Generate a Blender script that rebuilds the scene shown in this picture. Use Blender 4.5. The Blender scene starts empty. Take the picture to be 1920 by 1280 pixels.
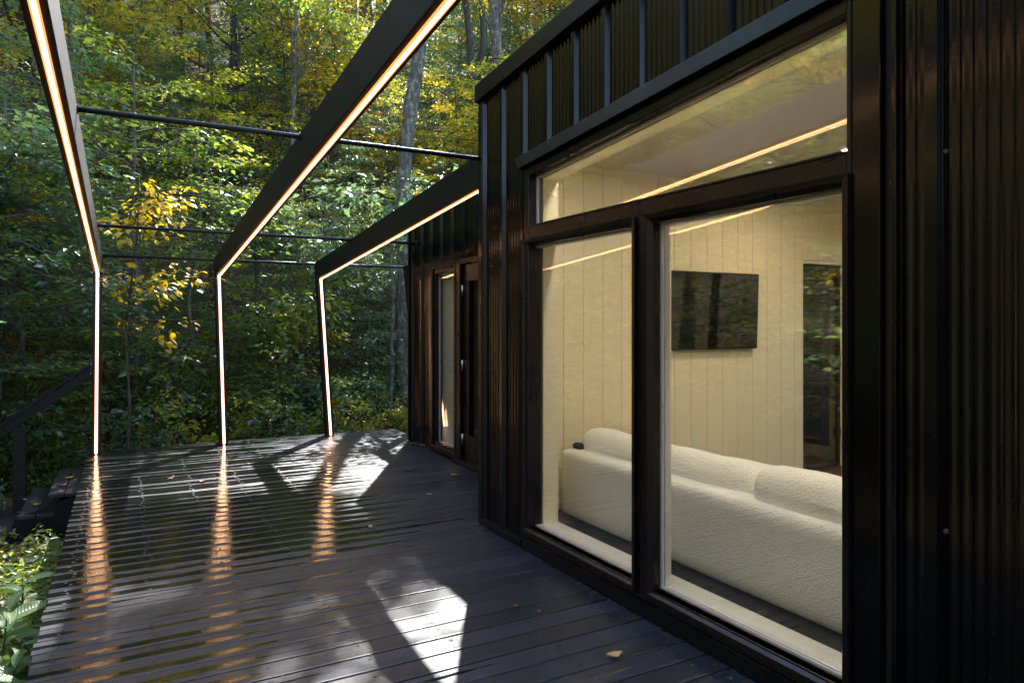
import bpy, math, random
import numpy as np
from mathutils import Vector, Matrix

R = math.radians
scene = bpy.context.scene
col = scene.collection

# ------------------------------------------------------------------ camera
cam_d = bpy.data.cameras.new("camera")
cam_d.sensor_fit = 'HORIZONTAL'; cam_d.sensor_width = 36.0
cam_d.lens = 24.774
cam_d.shift_y = -0.01966
cam_d.clip_start = 0.05; cam_d.clip_end = 600
cam = bpy.data.objects.new("camera", cam_d); col.objects.link(cam)
cam.location = (0, 0, 1.5)
cam.rotation_euler = (R(90), 0, R(-28.767))
scene.camera = cam

# ------------------------------------------------------------------ light
SUN = Vector((0.50, 0.92, 1.0)).normalized()
world = bpy.data.worlds.new("World"); scene.world = world; world.use_nodes = True
wn = world.node_tree.nodes; wl = world.node_tree.links
sky = wn.new("ShaderNodeTexSky"); sky.sky_type = 'NISHITA'; sky.sun_disc = False
sky.sun_elevation = math.asin(SUN.z); sky.sun_rotation = math.atan2(SUN.x, SUN.y)
sky.air_density = 1.0; sky.dust_density = 0.5; sky.ozone_density = 2.2
wl.new(sky.outputs[0], wn["Background"].inputs[0]); wn["Background"].inputs[1].default_value = 0.15
sun_d = bpy.data.lights.new("sun", 'SUN'); sun_d.energy = 5.0; sun_d.angle = R(0.6); sun_d.color = (1, 0.975, 0.94)
sun = bpy.data.objects.new("sun", sun_d); col.objects.link(sun)
sun.rotation_euler = SUN.to_track_quat('Z', 'Y').to_euler(); sun.location = (10, 18, 30)

vs = scene.view_settings
vs.view_transform = 'Standard'; vs.look = 'None'; vs.gamma = 1.0; vs.use_curve_mapping = False
vs.exposure = 2.65
cy = scene.cycles
cy.use_denoising = True
cy.max_bounces = 8; cy.diffuse_bounces = 3; cy.glossy_bounces = 4; cy.transmission_bounces = 4
cy.transparent_max_bounces = 24
cy.sample_clamp_indirect = 6.0
cy.use_adaptive_sampling = True; cy.adaptive_threshold = 0.015
cy.caustics_reflective = False; cy.caustics_refractive = False

rng = random.Random(11)

# ------------------------------------------------------------------ helpers
def tag(o, label=None, cat=None, group=None, kind=None):
    if label: o["label"] = label
    if cat: o["category"] = cat
    if group: o["group"] = group
    if kind: o["kind"] = kind
    return o

def empty(name, loc=(0, 0, 0), rz=0.0):
    o = bpy.data.objects.new(name, None); col.objects.link(o)
    o.location = loc; o.rotation_euler = (0, 0, rz); o.empty_display_size = 0.1
    return o

def link(name, mesh, parent=None, loc=None):
    o = bpy.data.objects.new(name, mesh); col.objects.link(o)
    if loc is not None: o.location = loc
    if parent is not None:
        o.parent = parent
    return o

class MB:
    def __init__(s): s.v = []; s.f = []
    def hexa(s, p):
        b = len(s.v); s.v += [tuple(q) for q in p]
        for q in ((0, 3, 2, 1), (4, 5, 6, 7), (0, 1, 5, 4), (1, 2, 6, 5), (2, 3, 7, 6), (3, 0, 4, 7)):
            s.f.append(tuple(b + i for i in q))
        return s
    def box(s, x0, x1, y0, y1, z0, z1):
        return s.hexa([(x0, y0, z0), (x1, y0, z0), (x1, y1, z0), (x0, y1, z0), (x0, y0, z1), (x1, y0, z1), (x1, y1, z1), (x0, y1, z1)])
    def slab(s, x0, x1, y0, y1, zb0, zb1, zt0, zt1):
        return s.hexa([(x0, y0, zb0), (x1, y0, zb0), (x1, y1, zb1), (x0, y1, zb1), (x0, y0, zt0), (x1, y0, zt0), (x1, y1, zt1), (x0, y1, zt1)])
    def prism_x(s, poly, x0, x1):          # poly = list of (y, z), extruded along x
        b = len(s.v); n = len(poly)
        s.v += [(x0, y, z) for y, z in poly] + [(x1, y, z) for y, z in poly]
        s.f.append(tuple(b + i for i in range(n))[::-1]); s.f.append(tuple(b + n + i for i in range(n)))
        for i in range(n):
            j = (i + 1) % n
            s.f.append((b + i, b + j, b + n + j, b + n + i))
        return s
    def tube(s, path, radii, n=8, cap=True):
        b0 = len(s.v); m = len(path)
        P = [Vector(p) for p in path]
        up = Vector((0.123, 0.31, 0.94))
        for i in range(m):
            t = (P[min(i + 1, m - 1)] - P[max(i - 1, 0)]).normalized()
            a = t.cross(up)
            if a.length < 1e-3: a = t.cross(Vector((1, 0, 0)))
            a.normalize(); bb = t.cross(a)
            r = radii[i] if hasattr(radii, '__len__') else radii
            for k in range(n):
                th = 2 * math.pi * k / n
                s.v.append(tuple(P[i] + a * (r * math.cos(th)) + bb * (r * math.sin(th))))
        for i in range(m - 1):
            for k in range(n):
                k2 = (k + 1) % n
                s.f.append((b0 + i * n + k, b0 + (i + 1) * n + k, b0 + (i + 1) * n + k2, b0 + i * n + k2))
        if cap:
            s.f.append(tuple(b0 + k for k in range(n))); s.f.append(tuple(b0 + (m - 1) * n + k for k in range(n))[::-1])
        return s
    def mesh(s, name, mat, smooth=False):
        me = bpy.data.meshes.new(name); me.from_pydata(s.v, [], s.f); me.update()
        if mat: me.materials.append(mat)
        if smooth: me.polygons.foreach_set("use_smooth", [True] * len(me.polygons))
        import bmesh
        bm = bmesh.new(); bm.from_mesh(me); bmesh.ops.recalc_face_normals(bm, faces=bm.faces); bm.to_mesh(me); bm.free()
        return me
    def build(s, name, mat, parent=None, smooth=False, bevel=0.0, seg=2):
        o = link(name, s.mesh(name, mat, smooth), parent)
        if bevel > 0:
            m = o.modifiers.new("bevel", 'BEVEL'); m.width = bevel; m.segments = seg; m.limit_method = 'ANGLE'; m.angle_limit = R(35)
        return o

def raw_mesh(name, verts, faces_flat, nper, mat, smooth=False):
    """verts (N,3) numpy; faces_flat (M,nper) numpy"""
    me = bpy.data.meshes.new(name)
    me.vertices.add(len(verts)); me.vertices.foreach_set("co", np.ascontiguousarray(verts, dtype=np.float32).ravel())
    M = len(faces_flat)
    me.loops.add(M * nper); me.loops.foreach_set("vertex_index", np.ascontiguousarray(faces_flat, dtype=np.int32).ravel())
    me.polygons.add(M)
    me.polygons.foreach_set("loop_start", np.arange(0, M * nper, nper, dtype=np.int32))
    me.polygons.foreach_set("loop_total", np.full(M, nper, dtype=np.int32))
    if smooth: me.polygons.foreach_set("use_smooth", np.ones(M, dtype=bool))
    me.update(calc_edges=True); me.validate()
    if mat: me.materials.append(mat)
    return me

# ------------------------------------------------------------------ materials
class NT:
    def __init__(s, name):
        s.m = bpy.data.materials.new(name); s.m.use_nodes = True
        s.t = s.m.node_tree; s.n = s.t.nodes; s.l = s.t.links
        s.b = s.n["Principled BSDF"]; s.out = s.n["Material Output"]
    def node(s, typ, **kw):
        nd = s.n.new(typ)
        for k, v in kw.items():
            if k.startswith('i_'):
                key = k[2:]
                key = int(key) if key.isdigit() else key.replace('_', ' ')
                s.set(nd.inputs[key], v)
            else: setattr(nd, k, v)
        return nd
    def set(s, sock, v):
        if isinstance(v, bpy.types.NodeSocket): s.l.new(v, sock)
        else: sock.default_value = v
    def math(s, op, a, b=0.0, c=0.0, clamp=False):
        nd = s.n.new("ShaderNodeMath"); nd.operation = op; nd.use_clamp = clamp
        s.set(nd.inputs[0], a); s.set(nd.inputs[1], b); s.set(nd.inputs[2], c)
        return nd.outputs[0]
    def mix(s, fac, a, b):
        nd = s.n.new("ShaderNodeMix"); nd.data_type = 'RGBA'
        s.set(nd.inputs[0], fac)
        for sock, v in ((nd.inputs[6], a), (nd.inputs[7], b)):
            s.set(sock, v if isinstance(v, bpy.types.NodeSocket) else (*v[:3], 1.0))
        return nd.outputs[2]
    def fmix(s, fac, a, b):
        nd = s.n.new("ShaderNodeMix"); nd.data_type = 'FLOAT'
        s.set(nd.inputs[0], fac); s.set(nd.inputs[2], a); s.set(nd.inputs[3], b)
        return nd.outputs[0]
    def pos(s): return s.n.new("ShaderNodeNewGeometry").outputs["Position"]
    def obj(s): return s.n.new("ShaderNodeTexCoord").outputs["Object"]
    def scale(s, vec, sc, loc=(0, 0, 0)):
        nd = s.n.new("ShaderNodeMapping"); s.set(nd.inputs[0], vec); nd.inputs[1].default_value = loc; nd.inputs[3].default_value = sc
        return nd.outputs[0]
    def noise(s, vec, scale=5.0, detail=4.0, rough=0.55, dist=0.0):
        nd = s.n.new("ShaderNodeTexNoise"); s.set(nd.inputs["Vector"], vec)
        nd.inputs["Scale"].default_value = scale; nd.inputs["Detail"].default_value = detail
        nd.inputs["Roughness"].default_value = rough; nd.inputs["Distortion"].default_value = dist
        return nd.outputs[0]
    def ramp(s, fac, lo, hi, clamp=True):
        nd = s.n.new("ShaderNodeMapRange"); nd.interpolation_type = 'SMOOTHSTEP'; nd.clamp = clamp
        s.set(nd.inputs[0], fac); nd.inputs[1].default_value = lo; nd.inputs[2].default_value = hi
        return nd.outputs[0]
    def bump(s, height, strength=0.3, dist=0.01, normal=None):
        nd = s.n.new("ShaderNodeBump"); s.set(nd.inputs["Height"], height)
        nd.inputs["Strength"].default_value = strength; nd.inputs["Distance"].default_value = dist
        if normal is not None: s.l.new(normal, nd.inputs["Normal"])
        return nd.outputs[0]
    def sep(s, vec):
        nd = s.n.new("ShaderNodeSeparateXYZ"); s.set(nd.inputs[0], vec); return nd.outputs
    def P(s, **kw):
        for k, v in kw.items():
            sock = s.b.inputs[{'base': "Base Color", 'rough': "Roughness", 'metal': "Metallic", 'spec': "Specular IOR Level", 'normal': "Normal",
                               'coat': "Coat Weight", 'coatr': "Coat Roughness", 'sheen': "Sheen Weight", 'sheenr': "Sheen Roughness",
                               'emit': "Emission Color", 'emits': "Emission Strength", 'sss': "Subsurface Weight", 'ior': "IOR"}[k]]
            if isinstance(v, tuple) and len(v) == 3: v = (*v, 1.0)
            s.set(sock, v)
        return s.m

def mat_wood_black(name, base=(0.020, 0.020, 0.022), axis='y'):
    t = NT(name); o = t.obj()
    sc = {'y': (22, 1.2, 22), 'x': (1.2, 22, 22), 'z': (22, 22, 1.2)}[axis]
    n1 = t.noise(t.scale(o, sc), 3.0, 6, 0.65, 0.4)
    n2 = t.noise(o, 1.3, 3)
    c = t.mix(t.ramp(n1, 0.3, 0.75), [b * 0.6 for b in base], [b * 1.7 for b in base])
    c = t.mix(t.ramp(n2, 0.35, 0.75), c, [b * 1.25 for b in base])
    return t.P(base=c, rough=t.fmix(n1, 0.45, 0.7), spec=0.2, normal=t.bump(n1, 0.35, 0.004))

def mat_metal_black(name, base=(0.010, 0.010, 0.011), rough=0.3, dust=True, spec=0.22):
    t = NT(name); p = t.pos()
    n = t.noise(t.scale(p, (1, 1, 0.35)), 3.0, 4)
    r = t.fmix(t.ramp(n, 0.3, 0.7), rough * 0.85, rough * 1.25)
    c = base
    if dust:
        sp = t.n.new("ShaderNodeTexVoronoi"); sp.feature = 'F1'; t.l.new(p, sp.inputs["Vector"]); sp.inputs["Scale"].default_value = 55
        rnd = t.n.new("ShaderNodeTexWhiteNoise"); t.l.new(sp.outputs["Position"], rnd.inputs["Vector"])
        dot = t.math('LESS_THAN', sp.outputs["Distance"], 0.07)
        dot = t.math('MULTIPLY', dot, t.math('GREATER_THAN', rnd.outputs["Value"], 0.62))
        c = t.mix(dot, base, (0.16, 0.16, 0.17))
        dn = t.ramp(t.noise(p, 1.7, 5), 0.5, 0.8)
        c = t.mix(t.math('MULTIPLY', dn, 0.3), c, (0.014, 0.014, 0.016))
    wob = t.noise(t.scale(p, (3, 3, 1.1)), 2.0, 2)
    return t.P(base=c, rough=r, spec=spec, normal=t.bump(wob, 0.03, 0.02))

def mat_plain(name, base, rough=0.5, spec=0.5, metal=0.0, bump=0.0, bscale=60.0, var=0.0):
    t = NT(name); p = t.pos()
    c = base
    if var > 0:
        n = t.noise(p, 4.0, 4)
        c = t.mix(n, [b * (1 - var) for b in base], [min(1, b * (1 + var)) for b in base])
    kw = {}
    if bump > 0: kw['normal'] = t.bump(t.noise(p, bscale, 3), bump, 0.004)
    return t.P(base=c, rough=rough, spec=spec, metal=metal, **kw)

def mat_emit(name, color, strength):
    t = NT(name)
    return t.P(base=(0.8, 0.8, 0.8), emit=color, emits=strength, rough=0.4)

def mat_led():
    """frosted diffuser over a diode strip: bright along the middle, amber at its edges to paint the halo, faint joints"""
    t = NT("warm_led_diffuser")
    g = t.sep(t.n.new("ShaderNodeTexCoord").outputs["Generated"])
    c = t.math('SUBTRACT', 1.0, t.math('MULTIPLY', t.math('ABSOLUTE', t.math('SUBTRACT', g[0], 0.5)), 2.0))
    k = t.ramp(c, 0.34, 0.74)
    col_ = t.mix(k, (1.0, 0.30, 0.06), (1.0, 0.55, 0.26))  # amber edge colour paints the halo around the bright core
    st = t.fmix(k, 0.28, 5.0)
    return t.P(base=(0.8, 0.75, 0.7), emit=col_, emits=st, rough=0.4)

def mat_glass(name, tint=(0.99, 0.995, 0.988), boost=1.0):
    t = NT(name)
    g = t.n.new("ShaderNodeNewGeometry")
    wav = t.noise(t.scale(g.outputs["Position"], (1, 1, 1)), 1.1, 2)
    bn = t.bump(wav, 0.012, 0.03)
    dot = t.n.new("ShaderNodeVectorMath"); dot.operation = 'DOT_PRODUCT'
    t.l.new(g.outputs["Normal"], dot.inputs[0]); t.l.new(g.outputs["Incoming"], dot.inputs[1])
    c = t.math('ABSOLUTE', dot.outputs["Value"])
    sch = t.math('POWER', t.math('SUBTRACT', 1.0, c, clamp=True), 5.0)
    fr = t.math('MULTIPLY_ADD', sch, 0.96, 0.042 * boost, clamp=True)
    tr = t.node("ShaderNodeBsdfTransparent"); tr.inputs[0].default_value = (*tint, 1)
    gl = t.node("ShaderNodeBsdfGlossy"); gl.inputs["Roughness"].default_value = 0.0
    mx = t.node("ShaderNodeMixShader"); t.l.new(fr, mx.inputs[0]); t.l.new(tr.outputs[0], mx.inputs[1]); t.l.new(gl.outputs[0], mx.inputs[2])
    t.l.new(mx.outputs[0], t.out.inputs[0]); t.n.remove(t.b)
    return t.m

PITCH, BY0 = 0.1445, 0.2015       # deck board pitch and phase (board gap positions)
def mat_deck():
    t = NT("deck_wood"); p = t.pos(); xyz = t.sep(p)
    idx = t.math('FLOOR', t.math('DIVIDE', t.math('SUBTRACT', xyz[1], BY0), PITCH))
    fr = t.math('FRACT', t.math('DIVIDE', t.math('SUBTRACT', xyz[1], BY0), PITCH))
    wn_ = t.n.new("ShaderNodeTexWhiteNoise"); wn_.noise_dimensions = '1D'; t.l.new(idx, wn_.inputs["W"])
    rnd = wn_.outputs["Value"]
    wn2 = t.n.new("ShaderNodeTexWhiteNoise"); wn2.noise_dimensions = '1D'; t.l.new(t.math('ADD', idx, 41.3), wn2.inputs["W"])
    rnd2 = wn2.outputs["Value"]
    # grain offset per board
    off = t.n.new("ShaderNodeCombineXYZ"); t.l.new(t.math('MULTIPLY', rnd, 37.0), off.inputs[0])
    va = t.n.new("ShaderNodeVectorMath"); va.operation = 'ADD'; t.l.new(p, va.inputs[0]); t.l.new(off.outputs[0], va.inputs[1])
    pv = va.outputs[0]
    grain = t.noise(t.scale(pv, (2.2, 46, 46)), 1.6, 6, 0.62, 0.6)
    blot = t.noise(t.scale(pv, (1.2, 2.2, 1)), 2.4, 4, 0.6)
    fine = t.noise(p, 60.0, 4, 0.6)
    # wet film: pools along the hollow of each board, more of it in the middle of the deck
    pud = t.noise(t.scale(pv, (0.75, 1.6, 1)), 1.5, 4, 0.55, 0.3)
    far = t.math('MULTIPLY', t.ramp(xyz[1], 4.1, 5.0), t.math('SUBTRACT', 1.0, t.ramp(xyz[0], 1.15, 2.5)))
    near = t.math('MULTIPLY', t.math('SUBTRACT', 1.0, t.ramp(xyz[0], 0.35, 1.5)), 0.50)
    reg = t.math('MAXIMUM', far, near)
    ctr = t.math('MULTIPLY_ADD', rnd2, 0.3, 0.35)
    hol = t.math('SUBTRACT', 1.0, t.math('MULTIPLY', t.math('ABSOLUTE', t.math('SUBTRACT', fr, ctr)), 2.3))
    w = t.math('ADD', t.math('MULTIPLY', pud, 0.75), t.math('MULTIPLY', reg, 0.42))
    w = t.math('ADD', w, t.math('MULTIPLY', hol, 0.34))
    w = t.math('ADD', w, t.math('MULTIPLY', rnd, 0.10))
    wet = t.ramp(w, 0.82, 0.90)
    dry = t.mix(t.ramp(grain, 0.25, 0.8), (0.0048, 0.0063, 0.0112), (0.0120, 0.0152, 0.0262))
    dry = t.mix(t.math('MULTIPLY', t.ramp(blot, 0.45, 0.75), 0.6), dry, (0.020, 0.024, 0.037))
    tone = t.math('MULTIPLY_ADD', rnd, 0.9, 0.55)
    dv = t.n.new('ShaderNodeVectorMath'); dv.operation = 'SCALE'; t.l.new(dry, dv.inputs[0]); t.l.new(tone, dv.inputs['Scale']); dry = dv.outputs[0]
    # scuffs and dusty specks
    sc = t.math('MULTIPLY', t.ramp(t.noise(t.scale(p, (9, 30, 1)), 2.2, 6, 0.7), 0.62, 0.72), t.ramp(t.noise(p, 1.6, 3), 0.45, 0.65))
    edge = t.math('MULTIPLY', t.math('MULTIPLY', t.ramp(xyz[0], 1.95, 2.3), t.ramp(t.noise(t.scale(p, (14, 40, 1)), 2.0, 6, 0.75), 0.52, 0.66)),
                  t.math('SUBTRACT', 1.0, t.ramp(xyz[1], 3.6, 4.6)))
    dry = t.mix(t.math('MULTIPLY', t.math('MAXIMUM', sc, edge), 0.55), dry, (0.16, 0.16, 0.17))
    stain = t.math('MULTIPLY', t.ramp(t.noise(p, 9.0, 3), 0.66, 0.72), t.ramp(t.noise(p, 1.1, 2), 0.48, 0.6))
    dry = t.mix(t.math('MULTIPLY', stain, 0.8), dry, (0.006, 0.006, 0.007))
    base = t.mix(wet, dry, (0.0075, 0.0072, 0.0070))
    rough = t.fmix(wet, t.math('ADD', t.fmix(grain, 0.36, 0.56), t.math('MULTIPLY_ADD', rnd2, 0.10, -0.05)), 0.045)
    b1 = t.bump(grain, 0.28, 0.003)
    rip = t.noise(t.scale(p, (30, 13, 1)), 3.2, 3, 0.6)
    rip2 = t.noise(t.scale(p, (5, 3, 1)), 3.0, 2, 0.5)
    b2 = t.bump(t.math('ADD', rip, t.math('MULTIPLY', rip2, 1.2)), 0.10, 0.006)
    nm = t.n.new("ShaderNodeMix"); nm.data_type = 'VECTOR'; t.l.new(wet, nm.inputs[0]); t.l.new(b1, nm.inputs[4]); t.l.new(b2, nm.inputs[5])
    return t.P(base=base, rough=rough, spec=t.fmix(wet, 0.38, 0.5), normal=nm.outputs[1])

def mat_leaf(name, cols, trans=0.45, gloss_rough=0.38, spec=0.5, tmul=3.3):
    t = NT(name)
    g = t.n.new("ShaderNodeNewGeometry"); oi = t.n.new("ShaderNodeObjectInfo")
    r = g.outputs["Random Per Island"]
    nz = t.noise(g.outputs["Position"], 0.55, 3)
    k = t.math('ADD', t.math('MULTIPLY', r, 0.55), t.math('MULTIPLY', t.ramp(nz, 0.25, 0.75), 0.35))
    k = t.math('ADD', k, t.math('MULTIPLY', t.math('SUBTRACT', oi.outputs["Random"], 0.4), 0.3), clamp=True)
    cr = t.n.new("ShaderNodeValToRGB"); t.l.new(k, cr.inputs[0])
    el = cr.color_ramp.elements
    n = len(cols)
    el[0].position = 0; el[0].color = (*cols[0], 1); el[1].position = 1; el[1].color = (*cols[-1], 1)
    for i in range(1, n - 1):
        e = el.new(i / (n - 1)); e.color = (*cols[i], 1)
    t.P(base=cr.outputs[0], rough=gloss_rough, spec=spec)
    tl = t.node("ShaderNodeBsdfTranslucent")
    tc = t.n.new("ShaderNodeVectorMath"); tc.operation = 'MULTIPLY'; t.l.new(cr.outputs[0], tc.inputs[0]); tc.inputs[1].default_value = (tmul * 1.08, tmul, tmul * 0.45)
    t.l.new(tc.outputs[0], tl.inputs[0])
    mx = t.node("ShaderNodeMixShader"); mx.inputs[0].default_value = trans
    t.l.new(t.b.outputs[0], mx.inputs[1]); t.l.new(tl.outputs[0], mx.inputs[2]); t.l.new(mx.outputs[0], t.out.inputs[0])
    return t.m

def mat_bark(name, a, b, lichen=None):
    t = NT(name); p = t.obj()
    n = t.noise(t.scale(p, (9, 9, 1.6)), 3.0, 6, 0.65, 0.5)
    c = t.mix(t.ramp(n, 0.3, 0.7), a, b)
    if lichen:
        m = t.math('MULTIPLY', t.ramp(t.noise(t.scale(p, (3.5, 3.5, 2.0)), 3.2, 7, 0.7), 0.50, 0.60), 0.8)
        c = t.mix(m, c, lichen)
    return t.P(base=c, rough=0.85, spec=0.2, normal=t.bump(n, 0.7, 0.03))

M = {}
M['deck'] = mat_deck()
M['beam'] = mat_wood_black("black_stained_timber", (0.0050, 0.0050, 0.0056), 'y')
M['post'] = mat_wood_black("black_stained_post", (0.0050, 0.0050, 0.0056), 'z')
M['tread'] = mat_wood_black("weathered_tread_timber", (0.018, 0.018, 0.020), 'y')
M['metal'] = mat_metal_black("black_siding_metal", (0.0020, 0.0020, 0.0027), 0.16, spec=0.3)
M['trim'] = mat_metal_black("black_trim_metal", (0.0042, 0.0043, 0.0052), 0.34, False)
M['rod'] = mat_metal_black("black_steel_rod", (0.014, 0.014, 0.016), 0.35, False)
M['bronze'] = mat_metal_black("dark_bronze_vinyl", (0.0075, 0.0052, 0.0055), 0.27, False, 0.28)
M['dark'] = mat_plain("black_core", (0.008, 0.008, 0.009), 0.7)
M['led'] = mat_led()
M['lamp'] = mat_emit("ceiling_lamp_lens", (1.0, 0.83, 0.60), 138.0)
M['fill_lamp'] = mat_emit("added_fill_lens", (1.0, 0.90, 0.74), 52.0)  # lens of the fill lights added along the window
M['glass'] = mat_glass("window_glass", boost=1.8)
M['spacer'] = mat_plain("light_vinyl_spacer", (0.62, 0.62, 0.66), 0.4)
M['cream'] = mat_plain("cream_paint", (0.79, 0.71, 0.50), 0.5, 0.35, var=0.03)
M['sillm'] = mat_plain("pale_sill_paint", (0.74, 0.74, 0.68), 0.4)
M['ceil'] = mat_plain("ceiling_paint", (0.52, 0.47, 0.42), 0.6)
M['fix'] = mat_plain("dull_screw_paint", (0.06, 0.06, 0.065), 0.5)
M['steel'] = mat_plain("brushed_steel", (0.55, 0.55, 0.55), 0.35, 0.5, 1.0)

# ------------------------------------------------------------------ ground
def gz(x, y):
    z = -0.62
    if y > 11.5: z += 0.60 * (y - 11.5) - 0.9 * (1 - math.exp(-(y - 11.5) / 3.0)) * 0.6
    if x < -3.0: z += 0.10 * (-3.0 - x) + 0.016 * (-3.0 - x) ** 2 * 0.6
    if x > 9: z += 0.25 * (x - 9)
    z += 0.16 * math.sin(x * 0.71 + 1.3) * math.sin(y * 0.53) * min(1.0, max(0.0, (abs(x) - 1.5) * 0.4 + max(0, y - 9.5) * 0.5))
    return min(z, 42.0)
def build_ground():
    xs = np.concatenate([np.linspace(-300, -32, 12), np.linspace(-30, 34, 65), np.linspace(38, 300, 12)])
    ys = np.concatenate([np.linspace(-250, -26, 10), np.linspace(-24, 64, 89), np.linspace(70, 320, 10)])
    V = np.array([(x, y, gz(x, y)) for y in ys for x in xs])
    nx = len(xs); F = []
    for j in range(len(ys) - 1):
        for i in range(nx - 1):
            a = j * nx + i; F.append((a, a + 1, a + nx + 1, a + nx))
    t = NT("leaf_litter_soil"); p = t.pos()
    v = t.n.new("ShaderNodeTexVoronoi"); t.l.new(p, v.inputs["Vector"]); v.inputs["Scale"].default_value = 14
    n = t.noise(p, 2.5, 6); n2 = t.noise(p, 22, 4)
    c = t.mix(n, (0.030, 0.020, 0.011), (0.075, 0.048, 0.022))
    c = t.mix(t.ramp(t.sep(v.outputs["Color"])[0], 0.55, 0.9), c, (0.14, 0.075, 0.028))
    c = t.mix(t.ramp(t.noise(p, 0.8, 4), 0.48, 0.62), c, (0.028, 0.042, 0.012))
    m = t.P(base=c, rough=0.9, spec=0.2, normal=t.bump(t.math('ADD', n2, v.outputs["Distance"]), 0.8, 0.05))
    o = link("ground", raw_mesh("ground", V, np.array(F), 4, m, True))
    tag(o, kind="structure")
build_ground()

# ------------------------------------------------------------------ deck
XL, XM, XD = -0.368, 2.336, 3.148
YF = 9.483
deck = empty("deck"); tag(deck, kind="structure")
def board_mesh(x0, x1, seed):
    r = random.Random(seed)
    w = PITCH - 0.006; prof = []
    cup = r.uniform(0.0006, 0.0022); tilt = r.uniform(-0.0012, 0.0012)
    ys = [0, 0.0025, 0.008, 0.25 * w, 0.5 * w, 0.75 * w, w - 0.008, w - 0.0025, w]
    for y in ys:
        u = (y / w - 0.5) * 2
        z = cup * (u * u - 1) + tilt * u
        if y in (0, w): z -= 0.005
        elif y in (0.0025, w - 0.0025): z -= 0.0015
        prof.append((y, z))
    prof += [(w, -0.036), (0, -0.036)]
    b = MB(); n = len(prof)
    xs = np.linspace(x0, x1, 6)
    for x in xs:
        dz = r.uniform(-0.0006, 0.0006)
        b.v += [(x, y, z + dz) for y, z in prof]
    for k in range(len(xs) - 1):
        for i in range(n):
            j = (i + 1) % n
            b.f.append((k * n + i, k * n + j, (k + 1) * n + j, (k + 1) * n + i))
    b.f.append(tuple(range(n))); b.f.append(tuple((len(xs) - 1) * n + i for i in range(n))[::-1])
    me = b.mesh("board", M['deck'])
    return me
screws = MB()
k = -10
while True:
    y = BY0 + k * PITCH
    if y + PITCH > YF + 0.02: break
    if y + PITCH * 0.5 < 4.72: x1 = XM + 0.03
    elif y + PITCH < 8.42: x1 = XD + 0.01
    else: x1 = 3.30
    link("board", board_mesh(XL + rng.uniform(-0.006, 0.006), x1, 100 + k), deck, (0, y + 0.003, 0))
    for jx in np.arange(-0.28, x1 - 0.05, 0.406):
        if y < 1.0: break
        for fy in (0.28, 0.72):
            cx_, cy_ = jx + rng.uniform(-0.022, 0.022), y + PITCH * fy + rng.uniform(-0.012, 0.012)
            b0 = len(screws.v); rad = rng.uniform(0.008, 0.012)
            for q in range(8):
                screws.v.append((cx_ + rad * math.cos(q * math.pi / 4), cy_ + rad * math.sin(q * math.pi / 4), 0.0004))
            for q in range(8):
                screws.v.append((cx_ + rad * math.cos(q * math.pi / 4), cy_ + rad * math.sin(q * math.pi / 4), -0.012))
            screws.f.append(tuple(range(b0, b0 + 8)))
            for q in range(8): screws.f.append((b0 + q, b0 + 8 + q, b0 + 8 + (q + 1) % 8, b0 + (q + 1) % 8))
    k += 1
so = screws.build("screw_heads", mat_plain("dark_screw_steel", (0.003, 0.003, 0.0035), 0.6), deck)
tag(so, kind="stuff")
for yj in (): pass
MB().box(XL + 0.01, XL + 0.05, BY0 - 10 * PITCH, YF - 0.03, -0.30, -0.0375).build("rim_board", M['post'], deck)
MB().box(XL + 0.05, 3.29, YF - 0.07, YF - 0.03, -0.30, -0.0375).build("rim_board", M['post'], deck)
for jx in np.arange(XL + 0.35, 3.2, 0.406):
    MB().box(jx, jx + 0.04, -1.2, (YF - 0.08), -0.24, -0.0375).build("joist", M['dark'], deck)
for px, py in ((XL + 0.12, 9.3), (1.2, 9.3), (3.1, 9.3), (XL + 0.12, 5.0), (XL + 0.12, 1.5)):
    MB().box(px - 0.07, px + 0.07, py - 0.07, py + 0.07, gz(px, py) - 0.3, -0.24).build("footing_post", M['post'], deck)

# ------------------------------------------------------------------ pergola
TAN = 0.0831
pergola = empty("pergola", (0, 0, 0))
tag(pergola, "black timber pergola over the deck with leaning posts and glowing light strips", "pergola")
YB, YK, ZK = 9.2205, 9.7563, 2.0862
def zbeam(y): return ZK + TAN * (YK - y)
def offset_line(p, q, d):
    vx, vy = q[0] - p[0], q[1] - p[1]; l = math.hypot(vx, vy)
    nx, ny = -vy / l, vx / l
    return (p[0] + nx * d, p[1] + ny * d), (q[0] + nx * d, q[1] + ny * d)
def isect(a, b):
    (x1, y1), (x2, y2) = a; (x3, y3), (x4, y4) = b
    d = (x1 - x2) * (y3 - y4) - (y1 - y2) * (x3 - x4)
    px = ((x1 * y2 - y1 * x2) * (x3 - x4) - (x1 - x2) * (x3 * y4 - y3 * x4)) / d
    py = ((x1 * y2 - y1 * x2) * (y3 - y4) - (y1 - y2) * (x3 * y4 - y3 * x4)) / d
    return (px, py)
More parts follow.
